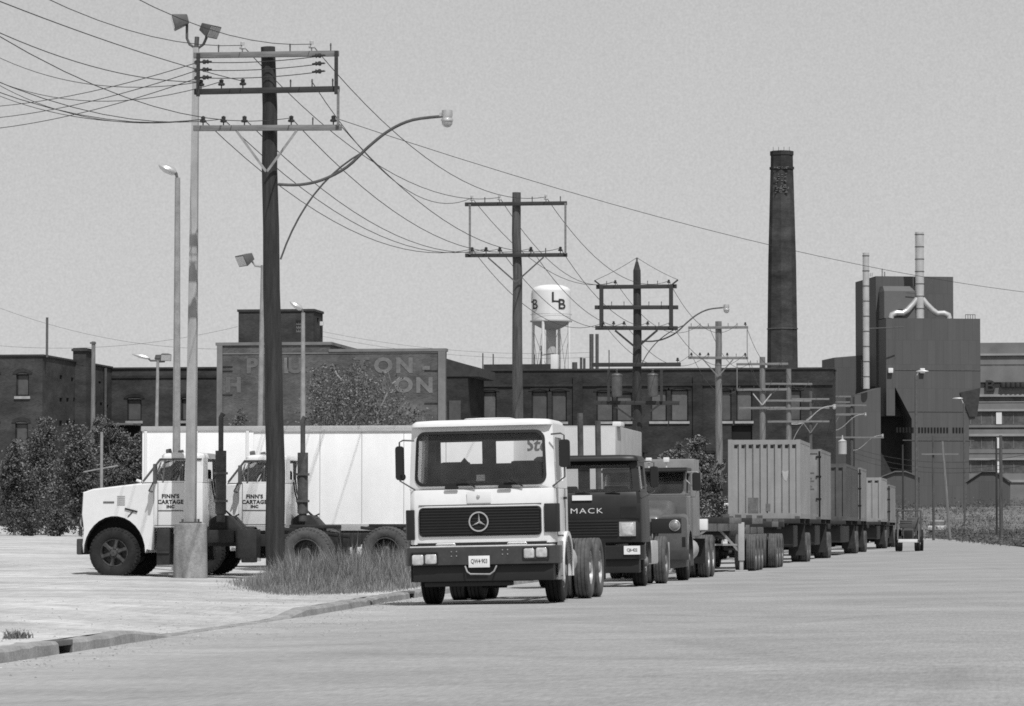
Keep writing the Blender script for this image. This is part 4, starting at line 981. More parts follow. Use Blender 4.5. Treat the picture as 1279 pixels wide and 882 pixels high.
# ------------------------------------------------------------------ dark cab-over tractor
cm = -8.76; S2 = 61.15; O2 = VX+cm*S2
mk = thing('cab_over_truck', 'dark cab-over tractor truck with pale lettering across its front and two upright exhaust stacks', 'truck', (cm, 76.85, road_z(cm)))
mk.rotation_euler = (0, -math.radians(.8), math.radians(-.4))
def mx(px): return (px-O2)/S2
def mz(py): return (733.2-py)/S2
fp2 = [(-1.14, .20), (-1.12, .08), (-1.05, .02), (-.8, 0), (.8, 0), (1.05, .02), (1.12, .08), (1.14, .20), (1.14, 1.6), (-1.14, 1.6)]
MB().loft([[(x*k, oy + y*(1.6-oy)/1.6, z) for x, y in fp2] for z, k, oy in ((.92, 1.02, 0), (1.5, 1.02, 0), (1.86, 1.0, .05), (1.96, .985, .08))]).build('cab', M['dark_paint'], mk, bev=.015, smooth=40)
up = MB(); zb2, zt2 = 1.96, 2.62
def wm2(u, v, t):
    f = (v-zb2)/(zt2-zb2); k = abs(u)/1.12
    return (u*(1-.06*f), .08+.13*f + .1*max(0, (k-.75)/.25)**2 + t, v)
inn = rrect(-.98, .98, mz(613), mz(579), .09, 6)
up.ring(rrect(-1.12, 1.12, zb2, zt2, .05, 6), inn, wm2, .06)
for s in (-1, 1): up.ring(rrect(.2, 1.55, zb2, zt2, .04, 5), rrect(.38, 1.2, 2.02, 2.5, .07, 5), lambda u, v, t, s=s: (s*(1.12-.067*(v-zb2)/(zt2-zb2)-t), u+.1*(v-zb2)/(zt2-zb2), v), .05)
up.build('cab_upper', M['dark_paint'], mk, smooth=40)
bk = MB(); xs = [-1.06, -.92, -.22, .02, .86, 1.06]; zs = [1.96, 2.04, 2.47, 2.62]
for i in range(5):
    for j in range(3):
        if j == 1 and i in (1, 3): continue
        bk.box(xs[i]-.1, xs[i+1]-.1, 1.54, 1.58, zs[j], zs[j+1])
bk.build('cab_rear_wall', M['cabdark'], mk, smooth=0)
MB().loft([[(x*k, lerp(.2, y, .88)+oy, z) for x, y in fp2] for z, k, oy in ((2.60, .955, .06), (2.66, .95, .06), (2.71, .9, .1), (2.725, .65, .2))]).build('cab_roof', M['dark_paint'], mk, smooth=50)
mb = MB(); wv = [wm2(u, v, .03) for u, v in inn]; mb.add(wv, [tuple(range(len(wv)))]); mb.raw('windscreen', M['glass'], mk)
for s in (-1, 1):
    p = rrect(.38, 1.2, 2.02, 2.5, .07, 5); mb = MB(); mb.add([(s*(1.09-.067*(v-zb2)/(zt2-zb2)), u+.1*(v-zb2)/(zt2-zb2), v) for u, v in p], [tuple(range(len(p)))]); mb.raw('side_window', M['glass'], mk)
MB().box(-1.05, 1.05, .25, .5, 1.9, 2.02).build('dashboard', M['cabdark'], mk, bev=.03)
for x in (-.55, .5): MB().box(x-.25, x+.25, 1.2, 1.32, 1.8, 2.10).build('seat', M['seat'], mk, bev=.05)
MB().box(mx(718), mx(743), -.0, .06, mz(623.5), mz(617)).build('white_badge_strip', M['plate'], mk)
tw = mx(736)
lo_ = text_obj('raised_lettering', 'MACK', .155, M['silver_ink'], mk, lambda u, v: (tw+u, -.012, mz(637)+v), -.001, 1.2, 1.42)
sd_ = lo_.modifiers.new('depth', 'SOLIDIFY'); sd_.thickness = .012
MB().box(mx(708), mx(806)-.03, -.006, .02, mz(646)-.02, mz(630)+.03).build('name_panel', M['black'], mk, bev=.005)
gm = MB().box(mx(715)-.5, mx(776), -.006, .03, mz(669), mz(648.5)).build('grille', M['grille'], mk)
sm = MB()
for k in range(6): z = lerp(mz(668), mz(650), k/5); sm.box(mx(715)-.48, mx(776)-.01, -.03, -.004, z-.012, z+.012)
sm.build('grille_slat', M['dark_paint'], gm, bev=.004)['kind'] = 'stuff'
for s in (-1, 1):
    xa, xb = (mx(779.5), mx(795.5)) if s > 0 else (-mx(795.5), -mx(779.5))
    f_ = MB().box(xa-.04, xb+.04, -.02, .03, mz(669), mz(651)).build('headlight_bezel', M['chrome'], mk, bev=.006)
    quad_lamp(mk, xa, xb, mz(668), mz(652.5), -.045)
    MB().box(xa-.01, xb+.05, -.012, .03, mz(646), mz(632)).build('side_vent', M['grille'], mk)
bp2 = [(-1.2, .4), (-1.2, .02), (-1.14, -.1), (-1, -.13), (1, -.13), (1.14, -.1), (1.2, .02), (1.2, .4), (1.1, .4), (1.1, .05), (-1.1, .05), (-1.1, .4)]
b2 = MB().loft([[(x, y, z) for x, y in bp2] for z in (.58, .6, .84, .86)]).build('bumper', M['dark_paint'], mk, bev=.01, smooth=40)
pl = MB().box(mx(783.5), mx(804), -.165, -.158, mz(692), mz(681.2)).build('licence_plate', M['plate'], b2)
text_obj('plate_number', 'CJ6·422', .085, M['ink'], pl, lambda u, v: (mx(793.8)+u*.8, -.1665, mz(686.6)+v), .003)
MB().box(-1.05, 1.1, -.04, .3, .3, .6).build('lower_valance', M['black'], mk, bev=.02)
for x in (mx(722), mx(760)): MB().bar((x, .05, 1.97), (x+.3, .06, 1.93), .02, .02).build('wiper', M['black'], mk)
mirror(mk, 1, 1.08, 0, .15, mz(617), mz(576), mx(821), .17, mz(608), mz(582))
for px, py in ((727, 515), (749, 525)):
    x = px/1.0; X_ = gx(px, 79.2) - cm
    MB().tube([(X_, 2.3, .9), (X_, 2.3, 2.3), (X_, 2.3, gz(py, 79.2))], .062, 10).build('exhaust_stack', M['muffler'], mk)
for s in (-1, 1):
    wheel(mk, s*.98, 1.25, .52, .28, 'front'); wheel(mk, s*.9, 4.85, .52, .27, 'rear', dual=True, mt='dusty_lit_rubber', mr='rim')
    MB().loft([[(s*x, 1.25+.6*math.cos(a), .53+.6*math.sin(a)) for x in (.8, 1.16)] + [(s*x, 1.25+.64*math.cos(a), .53+.64*math.sin(a)) for x in (1.16, .8)] for a in [math.radians(k) for k in range(-5, 190, 13)]]).build('front_fender', M['grey_paint'], mk, smooth=40)
    MB().box(min(s*.8, s*1.15), max(s*.8, s*1.15), 2.2, 3.4, .45, .95).build('fuel_tank', M['alu'], mk, bev=.05)
    MB().box(min(s*.55, s*1.18), max(s*.55, s*1.18), 5.5, 5.53, .3, .9).build('mud_flap', M['lgrey_paint'], mk)
frame_rails(mk, .3, 5.9); axle(mk, 1.25, .45, .9); axle(mk, 4.85, .52, .85); fifth_wheel(mk, 4.85)

# ------------------------------------------------------------------ grey bonneted tractor
c3 = -8.62; S3 = 54.65; O3 = VX+c3*S3
bt = thing('conventional_truck', 'grey bonneted tractor truck with a round headlamp behind the dark cab-over', 'truck', (c3, 86, road_z(c3)))
bt.rotation_euler = (0, -math.radians(.8), 0)
def bz(py): return (657-py)/S3+EYE
def hood_ring(y, hw, z0, z1, r):
    return [(u, y, v) for u, v in rrect(-hw, hw, z0, z1, r, 5)]
MB().loft([hood_ring(.0, .52, .85, 1.40, .12), hood_ring(.06, .58, .8, 1.52, .2), hood_ring(.8, .68, .85, 1.70, .26), hood_ring(1.75, .78, .85, 1.86, .25)]).build('hood', M['grey_paint'], bt, smooth=60)
gg = MB().box(-.42, .42, -.03, .02, .85, 1.36).build('grille', M['grille'], bt, bev=.02)
sm = MB()
for k in range(9): sm.box(-.36+k*.09-.012, -.36+k*.09+.012, -.045, -.02, .9, 1.32)
sm.build('grille_bar', M['galv'], gg)['kind'] = 'stuff'
for s in (-1, 1):
    a_ = [math.radians(k) for k in range(-18, 200, 12)]
    MB().loft([[(s*x, .75+(r)*math.cos(a), .55+(r+dz)*math.sin(a)) for x, r, dz in ((.55, .64, .1), (1.12, .64, .0), (1.17, .62, -.02), (1.17, .69, .02), (1.05, .72, .06), (.55, .74, .18))] for a in a_]).build('front_fender', M['grey_paint'], bt, smooth=50)
    MB().loft([[(u, y, v) for u, v in rrect(min(s*.50, s*1.16), max(s*.50, s*1.16), .60, 1.50-q, .12)] for y, q in ((-.05, .03), (-.02, 0), (.30, -.04))]).build('nose_panel', M['grey_paint'], bt, smooth=40)
    MB().box(min(s*.34, s*1.03), max(s*.34, s*1.03), -.062, -.04, bz(656)-.17, bz(656)+.16).build('headlight_pod', M['black'], bt, bev=.008)
    MB().box(min(s*1.04, s*1.12), max(s*1.04, s*1.12), -.058, -.04, .78, 1.0).build('side_marker', M['grille'], bt)
    hl = MB().lathe([(.125, 0), (.13, -.03), (.112, -.045), (.104, -.03)], 22, 'y', o=(s*.88, -.05, bz(656))).build('headlight_ring', M['chrome'], bt, smooth=40)
    MB().lathe([(.106, -.03), (.08, -.055), (.04, -.066), (.002, -.068)], 22, 'y', o=(s*.88, -.05, bz(656))).build('headlight', M['lamp_dim'], hl, smooth=60)
    wheel(bt, s*.98, .75, .52, .28, 'front')
    for y in (5.5, 6.85): wheel(bt, s*.92, y, .52, .27, 'rear', dual=True, mt='dusty_lit_rubber', mr='rim_bright')
    MB().tube([(s*.85, 2.4, .7), (s*.85, 3.6, .7)], .27, 16).build('fuel_tank', M['lgrey_paint'], bt, bev=.02)
    MB().box(min(s*.6, s*1.16), max(s*.6, s*1.16), 4.88, 4.91, .35, .95).build('mud_flap', M['black'], bt)
MB().box(-1.2, 1.2, -.2, -.06, .48, .72).build('bumper', M['bumper'], bt, bev=.02)
MB().loft([[(x, y, z) for x, y in ((-1.0, 1.75), (1.0, 1.75), (1.02, 3.2), (-1.02, 3.2))] for z in (.8, bz(617))]).build('cab', M['grey_paint'], bt, bev=.05, smooth=40)
up = MB(); z0_, z1_ = bz(617), bz(586)
pr = lambda u, v, t: (u, 1.78+.25*(v-z0_)/(z1_-z0_)+t, v)
for a, b in ((-.98, 0), (0, .98)):
    up.ring(rrect(a, b, z0_, z1_, .02), rrect(a+.06, b-.06, z0_+.03, z1_-.04, .08), pr, .05)
for s in (-1, 1): up.ring(rrect(1.8, 3.18, z0_, z1_, .02), rrect(2.0, 2.9, z0_+.04, z1_-.05, .08), lambda u, v, t, s=s: (s*(.98-t), u+.1*(v-z0_)/(z1_-z0_), v), .05)
up.build('cab_upper', M['grey_paint'], bt, smooth=40)
mb = MB()
for a, b in ((-.92, -.06), (.06, .92)): mb.add([pr(a, z0_+.03, .02), pr(b, z0_+.03, .02), pr(b, z1_-.04, .02), pr(a, z1_-.04, .02)], [(0, 1, 2, 3)])
mb.raw('windscreen', M['glass'], bt)
MB().box(-.95, -.35, 3.15, 3.2, z0_, z1_).box(.35, .95, 3.15, 3.2, z0_, z1_).box(-.35, .35, 3.15, 3.2, z1_-.12, z1_).box(-.35, .35, 3.15, 3.2, z0_, z0_+.1).build('cab_rear_wall', M['cabdark'], bt)
MB().box(-1.0, 1.0, 2.0, 3.25, z1_, z1_+.08).box(-1.02, 1.02, 1.74, 2.1, z1_-.03, z1_+.03).build('cab_roof', M['dark_paint'], bt, bev=.02)
hs = MB().box(-1.06, 1.07, 3.3, 4.6, 1.0, bz(569.5)).build('sleeper_box', M['sleeper'], bt, bev=.04)
for px in (812, 834): MB().box(gx(px, 88)-c3-.07, gx(px, 88)-c3+.07, 2.05, 2.2, z1_+.2, z1_+.32).box(gx(px, 88)-c3-.02, gx(px, 88)-c3+.02, 2.1, 2.15, z1_+.05, z1_+.25).build('roof_lamp', M['white'], bt, bev=.03)
xm = gx(872, 87.8)-c3
ma = MB().tube([(.98, 1.9, bz(588)), (xm, 1.8, bz(588)), (xm+.06, 1.8, bz(590))], .014, 6).tube([(.98, 1.9, bz(598)), (1.25, 1.85, bz(612)), (xm+.08, 1.8, bz(612)), (xm+.1, 1.8, bz(590))], .014, 6).tube([(.98, 1.9, bz(620)), (1.2, 1.85, bz(620)), (xm, 1.8, bz(612))], .012, 6).build('mirror_arm', M['alu'], bt)
MB().loft([[(xm+u, 1.78+t, v) for u, v in rrect(-.1*f, .1*f, bz(612), bz(589), .04)] for t, f in ((-.05, .8), (-.02, 1), (.05, 1))]).build('mirror', M['black'], ma, smooth=40)
frame_rails(bt, .3, 7.6); axle(bt, .75, .45, .9); axle(bt, 5.5, .52, .85); axle(bt, 6.85, .52, .85)
MB().box(.98, 1.25, 4.5, 4.8, 1.15, 1.42).build('battery_box', M['plate'], bt, bev=.02)

# ------------------------------------------------------------------ white bonneted tractors in the lot
FZ = lot_z(-17, 80)
def make_lot_truck(name, label):
    t = thing(name, label, 'truck', (0, 0, 0), -PI/2, 'white bonneted tractors parked side-on in the lot')
    # local y runs back from the bumper; profile points are (y, z)
    S_ = 58.75
    fy = lambda px: (px-98)/S_
    fz = lambda py: (720.5-py)/S_
    arch = [(fy(144.5)+.68*math.cos(math.radians(a)), .54+.79*math.sin(math.radians(a))) for a in range(0, 181, 12)]
    hood = [(fy(103), fz(612)), (fy(101.5), fz(640)), (fy(104), fz(660)), (arch[-1][0]-.02, .72)] + [(a_[0], a_[1], 0) for a_ in arch[::-1]] + [(fy(186), .62), (fy(192), .60), (fy(196), fz(655)), (fy(196), fz(600)), (fy(180), fz(600.5)), (fy(150), fz(604)), (fy(115), fz(608))]
    hb = MB()
    W = [(-1.0, .10), (-.97, .03), (-.86, 0), (.86, 0), (.97, .03), (1.0, .10)]
    n = len(hood); cyy = sum(p[0] for p in hood)/n; czz = 1.3
    hb.loft([[(x, cyy+(p[0]-cyy)*(1-.35*k), czz+(p[1]-czz)*(1-.5*k)) if p[1] > .8 and len(p) == 2 else (x, p[0], p[1]) for p in hood] for x, k in W])
    ho = hb.build('hood', M['white'], t, smooth=40)
    AL = lambda k, x: [(x, fy(144.5)+(.68-k)*math.cos(math.radians(a)), .54+(.79-k)*math.sin(math.radians(a))) for a in range(0, 181, 12)]
    MB().loft([AL(.012, -.97)+AL(.03, -.97)[::-1], AL(.012, .97)+AL(.03, .97)[::-1]]).build('arch_shade_liner', M['void'], ho, smooth=40)  # black lining added so the arch underside reads as deep shade
    MB().prism([(p[1], p[2]) for p in AL(.035, 0)], 'x', -.72, .72).build('wheel_well_shade', M['void'], ho, smooth=0)  # black filler added for the shade inside the arch
    MB().box(-.84, .84, fy(101)-.03, fy(101)+.02, fz(655), fz(618)).build('grille', M['grille'], t, bev=.02)
    for s in (-1, 1):
        MB().lathe([(.11, 0), (.10, -.03), (.04, -.05), (.002, -.055)], 16, 'y', o=(s*.72, fy(101)-.03, fz(650))).build('headlight', M['lamp_glass'], t)
        for k in range(5): MB().box(s*1.0-.012, s*1.0+.012, fy(148), fy(158), fz(618+k*2.6), fz(617+k*2.6)).build('hood_louvre', M['lgrey_paint'], ho)
        MB().box(s*1.0-.012, s*1.0+.012, fy(130), fy(144), fz(626), fz(624)).build('hood_nameplate', M['mark'], ho)
        MB().bar((s*1.01, fy(158), fz(633)), (s*1.01, fy(174), fz(637)), .03, .035).bar((s*1.01, fy(168), fz(637)), (s*1.01, fy(162), fz(643)), .015, .02).build('hood_latch', M['black'], ho)
        MB().tube([(s*.8, fy(176), fz(599)), (s*.8, fy(170), fz(597))], .03, 8).build('hood_lamp', M['white'], ho)
    MB().box(-1.1, 1.1, fy(98)-.02, fy(103), fz(691), fz(671)).build('bumper', M['bumper'], t, bev=.03)
    # cab
    zs_ = fz(600)
    MB().box(-1.0, 1.0, fy(195), fy(258), fz(657), zs_).build('cab', M['white'], t, bev=.03, smooth=40)
    up = MB(); zt_ = fz(569)
    def wf(u, v, tt): return (u*(1-.07*(v-zs_)/(zt_-zs_)), lerp(fy(180), fy(204), (v-zs_)/(zt_-zs_))+tt, v)
    up.ring(rrect(-.98, .98, zs_-.02, zt_, .04), rrect(-.86, .86, zs_+.05, zt_-.05, .08), wf, .05)
    for s in (-1, 1):
        def sf(u, v, tt, s=s):
            f = (v-zs_)/(zt_-zs_); return (s*(.99-.06*f-tt), u, v)
        O = [(fy(258), zt_), (fy(258), zs_), (fy(182), zs_), (fy(204), zt_)]
        I = [(fy(246), zt_-.06), (fy(246), zs_+.03), (fy(194), zs_+.03), (fy(208.5), zt_-.06)]
        up.ring(O, I, sf, .05)
        mb = MB(); mb.add([sf(u, v, .025) for u, v in I], [(0, 1, 2, 3)]); mb.raw('side_window', M['glass'], t)
        MB().bar(sf(fy(207), zs_+.02, -.01), sf(fy(208.5), zt_-.05, -.01), .03, .035).bar(sf(fy(219), zs_+.03, .0), sf(fy(219), zt_-.05, .0), .018, .02).build('window_post', M['galv_dark'], t)
        dr = MB().box(s*1.002-.004, s*1.002+.004, fy(200), fy(200.7), fz(655), zs_).box(s*1.002-.004, s*1.002+.004, fy(246), fy(246.7), fz(655), zs_).box(s*1.002-.004, s*1.002+.004, fy(196), fy(258), fz(654.5), fz(653.8)).build('door_seam', M['galv_dark'], t)
        MB().box(s*1.01-.02, s*1.01+.02, fy(239), fy(244), fz(613), fz(610.5)).build('door_handle', M['chrome'], dr)
        mr_ = MB().tube([(s*1.0, fy(193), fz(612)), (s*1.25, fy(192), fz(611)), (s*1.3, fy(200), fz(597)), (s*1.0, fy(204), fz(575))], .016, 6).build('mirror_arm', M['galv_dark'], t)
        MB().box(s*1.3-.1, s*1.3+.1, fy(199), fy(202.5), fz(602), fz(577)).build('mirror', M['galv_dark'], mr_, bev=.02)
        if s > 0:
            for txt, py, sz, sx_ in (("FINN'S", 617.8, .118, 1.02), ('CARTAGE', 624.9, .118, 1.0), ('INC', 630.9, .085, 1.1)):
                text_obj('door_lettering', txt, sz, M['ink'], dr, lambda u, v, py=py: (1.004, fy(216.5)+u, fz(py)+v), .006, 1.1, sx_)
            MB().box(1.0025, 1.006, fy(201), fy(233), fz(636.4), fz(635)).build('door_stripe', M['mark'], dr)
    mb = MB(); mb.add([wf(u, v, .03) for u, v in ((-.86, zs_+.05), (.86, zs_+.05), (.86, zt_-.05), (-.86, zt_-.05))], [(0, 1, 2, 3)]); mb.raw('windscreen', M['glass'], t)
    up.box(-.95, -.5, fy(255), fy(258), zs_, zt_).box(.5, .95, fy(255), fy(258), zs_, zt_).box(-.5, .5, fy(255), fy(258), zs_, zs_+.08).build('cab_upper', M['white'], t, smooth=40)
    MB().loft([[(x, y, z) for x, y in rrect(-.93+i, .93-i, fy(203)+i, fy(258)-i*.6, .1)] for z, i in ((zt_-.01, 0), (zt_+.05, .0), (fz(563.5), .05), (fz(562.3), .2))]).build('cab_roof', M['white'], t, smooth=50)
    for s in (-1, 1): MB().tube([(s*1.0, fy(181), zs_+.02), (s*.945, fy(203), zt_-.02)], .02, 6).tube([(s*.95, fy(203), zt_-.03), (s*.95, fy(256), zt_-.03)], .018, 6).build('window_trim', M['galv_dark'], t)
    MB().tube([(.6, fy(206), fz(562)), (.6, fy(212), fz(561))], .07, 10).tube([(-.6, fy(206), fz(562)), (-.6, fy(212), fz(561))], .07, 10).build('roof_horn', M['galv_dark'], t)
    MB().box(-.6, .6, fy(225), fy(243), zs_-.3, zs_+.05).box(-.85, -.2, fy(240), fy(246), zs_-.2, zs_+.3).box(.2, .85, fy(240), fy(246), zs_-.2, zs_+.3).build('seat', M['seat'], t, bev=.05)
    st = MB()
    for k in range(16):
        a, b = 2*PI*k/16, 2*PI*(k+1)/16; P_ = lambda a: (.4+.24*math.cos(a), fy(212)+.12*math.sin(a), zs_+.05+.2*math.sin(a)); st.bar(P_(a), P_(b), .03, .03)
    st.build('steering_wheel', M['cabdark'], t)
    # stack, air lines, frame
    yx = fy(277.5)
    MB().tube([(.72, yx, fz(650)), (.72, yx, fz(638))], .09, 12).tube([(.72, yx, fz(640)), (.72, yx, fz(560))], .118, 14).tube([(.72, yx, fz(560)), (.72, yx, fz(518)), (.72, yx+.05, fz(513))], [.055, .055, .06], 10).build('exhaust_stack', M['muffler'], t, smooth=40)
    MB().box(.6, .86, yx-.13, yx+.13, fz(625), fz(622)).box(.6, .86, yx-.13, yx+.13, fz(590), fz(587)).build('stack_clamp', M['galv_dark'], t)
    for k, (xa, bend) in enumerate(((-.2, .3), (.05, .45), (.25, .2))):
        MB().tube([(xa, fy(260), fz(590+4*k)), (xa, fy(262), fz(612)), (xa+.1, fy(264+bend*20), fz(632)), (xa, fy(272+bend*30), fz(644)), (xa, fy(290), fz(640+6*k))], .018, 6).build('air_hose', M['black'], t)
    MB().prism([(fy(258), fz(660)), (fy(258), fz(648)), (fy(268), fz(641)), (fy(285), fz(642)), (fy(297), fz(655)), (fy(300), fz(662))], 'x', -.4, .4).build('gear_housing', M['frame'], t, bev=.03)
    frame_rails(t, .4, fy(440), .68, .94, .43)
    MB().box(.55, 1.0, fy(300), fy(327), fz(695), fz(659)).build('battery_box', M['frame'], t, bev=.02)
    MB().box(.5, .95, fy(262), fy(298), fz(676), fz(660)).build('frame_tank', M['frame'], t, bev=.03)
    MB().box(.6, 1.02, fy(199), fy(216), fz(704), fz(658)).box(.7, 1.05, fy(199), fy(216), fz(690), fz(687)).build('step_tank', M['frame'], t, bev=.03)
    MB().tube([(-.95, fy(200), .62), (-.95, fy(250), .62)], .26, 14).build('fuel_tank', M['frame'], t)
    for s in (-1, 1):
        wheel(t, s*.93, fy(144.5), .54, .29, 'spoke', mr='rim_dark', steer=0)
        wheel(t, s*.92, fy(392), .54, .27, 'drive', dual=True, mt='dusty_lit_rubber', mr='rim_dark')
        MB().box(min(s*.6, s*1.15), max(s*.6, s*1.15), fy(432), fy(433), .35, .95).build('mud_flap', M['black'], t)
    axle(t, fy(144.5), .48, .85); axle(t, fy(392), .54, .85); fifth_wheel(t, fy(392), .94)
    return t
lt1 = make_lot_truck('conventional_truck', 'white bonneted tractor with black door lettering, half hidden by the square concrete pole')
lt1.location = (gx(98, 79), 80.0, FZ)
lt2 = dup(lt1); lt2['label'] = 'second white bonneted tractor, its cab crossed by the dark tarred utility pole'
lt2.location = (gx(98+119, 83.2), 83.4, FZ+.02)

# ------------------------------------------------------------------ white box trailers in the lot
def box_trailer(label, x0, x1, y0, y1, z0, z1, ribs, group='white box trailers standing in the lot', wheels_at=None):
    zl = lot_z(x0, y0)
    t = thing('box_trailer', label, 'trailer', ((x0+x1)/2, (y0+y1)/2, zl), 0, group); L = (x1-x0)/2; W = (y1-y0)/2
    MB().box(-L, L, -W, W, z0-zl, z1-zl).build('box_body', M['white_panel'], t, bev=.03)
    MB().box(-L-.02, L+.02, -W-.03, -W+.02, z1-zl-(.10 if ribs else .035), z1-zl+.02).box(-L-.02, L+.02, -W-.02, -W+.02, z0-zl-.06, z0-zl+.1).build('rail', M['alu'], t, bev=.008)
    for k in range(ribs):
        x = lerp(-L+.1, L-.1, k/max(1, ribs-1)); MB().box(x-.035, x+.035, -W-.03, -W, z0-zl, z1-zl-.08).build('rib', M['white'], t)
    if not ribs:
        for k in range(6): x = lerp(-L, L, (k+.6)/6.2); MB().box(x-.006, x+.006, -W-.006, -W, z0-zl+.1, z1-zl-.04).build('seam_or_shade_line', M['lgrey_paint'], t)
    MB().box(-L+.3, L-.3, -.5, -.4, z0-zl-.3, z0-zl).box(-L+.3, L-.3, .4, .5, z0-zl-.3, z0-zl).build('frame', M['frame'], t)
    for k in (0, .9): 
        for s in (-1, 1):
            e = wheel(t, s*(W-.35), 0, .5, .26, 'rear', dual=True); e.location = (L-1.5-k*1.3, s*(W-.35), .5); e.rotation_euler = (0, 0, PI/2*s)
    for s in (-1, 1): MB().box(-L+1.6, -L+1.75, s*.8-.07, s*.8+.07, .0, z0-zl).box(-L+1.5, -L+1.85, s*.8-.15, s*.8+.15, 0, .05).build('landing_leg', M['galv_dark'], t)
    return t
box_trailer('long ribbed white box trailer standing behind both white tractors', gx(177, 92), -12.4, 92, 94.5, 1.35, gz(532, 92), 8)
tb_ = box_trailer('short smooth-sided white box trailer behind the second white tractor', gx(316, 88), -11.75, 88, 90.5, 1.2, gz(537, 88), 0)
# truck box nose on by the pole, with script lettering
xa, xb = gx(652, 102), gx(770, 102); zl = lot_z(-12, 102)
t = thing('box_truck', 'pale square van body with script lettering behind the white cab-over', 'truck', ((xa+xb)/2, 102, zl)); hw = (xb-xa)/2
bo = MB().box(-hw, hw, 0, 7, .95, gz(532, 102)-zl).build('box_body', M['lgrey_paint'], t, bev=.04)
MB().box(-hw+.03, hw-.03, -.012, .0, 1.0, gz(534, 102)-zl).build('front_panel', M['van_front'], t, bev=.004)
text_obj('script_lettering', 'Ste', .50, M['mark'], t, lambda u, v: (gx(671, 102)-(xa+xb)/2+u+v*.2, -.016, gz(556, 102)-zl+v), .012)
MB().box(hw-.12, hw+.12, .1, 1.0, gz(533, 102)-zl, gz(527, 102)-zl).build('roof_unit', M['white'], t, bev=.03)
MB().box(-hw+.1, hw-.1, .3, 6.8, .6, .95).build('frame', M['frame'], t)
for s in (-1, 1):
    wheel(t, s*(hw-.25), 1.0, .48, .26, 'front'); wheel(t, s*(hw-.3), 5.4, .48, .26, 'rear', dual=True)

# ------------------------------------------------------------------ container chassis and containers
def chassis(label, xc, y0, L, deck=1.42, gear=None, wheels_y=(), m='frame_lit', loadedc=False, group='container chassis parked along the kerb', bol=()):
    t = thing('container_chassis', label, 'trailer', (xc, y0, road_z(xc)), 0, group)
    z = road_z(xc); d = deck-z
    mb = MB()
    for s in (-1, 1): mb.box(s*.5-.06, s*.5+.06, 0, L, d-.34, d-.08)
    y = .6
    while y < L: mb.box(-.44, .44, y-.05, y+.05, d-.3, d-.14); y += 1.2
    mb.build('frame', M[m], t, bev=.01)
    for i, y in enumerate(bol or (.15, L*.5, L-.15)):
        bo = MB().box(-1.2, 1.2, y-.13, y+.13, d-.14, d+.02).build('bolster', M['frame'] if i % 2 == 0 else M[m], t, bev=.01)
        for s in (-1, 1): MB().box(s*1.12-.08, s*1.12+.08, y-.08, y+.08, d+.02, d+.1).build('twist_lock', M['galv_dark'], bo)
    if gear:
        for s in (-1, 1):
            MB().box(s*.95-.08, s*.95+.08, gear-.08, gear+.08, .32, d-.1).box(s*.95-.05, s*.95+.05, gear-.05, gear+.05, .06, .34).box(s*.95-.17, s*.95+.17, gear-.17, gear+.17, .0, .06).build('landing_leg', M['lgrey_paint'], t, bev=.01)
        MB().bar((-.95, gear, .55), (.0, gear+.05, d-.3), .06, .06).bar((.95, gear, .5), (.3, gear+.05, d-.25), .06, .06).bar((-.95, gear, .75), (.95, gear, .75), .05, .05).build('landing_brace', M['galv'], t)
    if loadedc:
        for s in (-1, 1): MB().box(min(s*.6, s*1.17), max(s*.6, s*1.17), wheels_y[0]-.72, wheels_y[0]-.69, .25, d-.15).build('mud_flap', M['frame'], t)
        MB().box(-.95, .95, .8, wheels_y[0]-1.2, .55, d-.2).build('side_box', M['frame'], t, bev=.04)
    for wy in wheels_y:
        for s in (-1, 1): wheel(t, s*.95, wy, .52, .27, 'rear', dual=True, mt='dusty_lit_rubber', mr='rim')
        axle(t, wy, .52, .85)
    if wheels_y:
        MB().box(-.58, .58, wheels_y[0]-.7, wheels_y[-1]+.7, d-.5, d-.34).build('bogie', M['frame'], t, bev=.02)
        MB().box(-1.15, 1.15, L-.02, L+.06, .5, .6).box(-.55, -.45, L-.06, L, .6, d-.3).box(.45, .55, L-.06, L, .6, d-.3).build('rear_guard', M['frame'], t)
    return t
CXc = -8.42
chassis('empty container chassis with landing legs down, coupled close behind the grey bonneted tractor', CXc, 95, 13.2, 1.45, gear=8.0, wheels_y=(9.75, 11.05, 12.35), bol=(.3, 4.5, 8.6, 12.9))
chassis('empty short container chassis standing in front of the pale corrugated container', CXc+.12, 110, 6.2, 1.36, wheels_y=(2.2, 3.45, 4.7), bol=(.2, 3.1, 6.0))
def corr(x0, x1, n, d):
    pts = []; p = (x1-x0)/n
    for i in range(n):
        a = x0+i*p; pts += [(a, 0), (a+p*.80, .008), (a+p*.84, d), (a+p*.95, d)]
    return pts+[(x1, 0)]
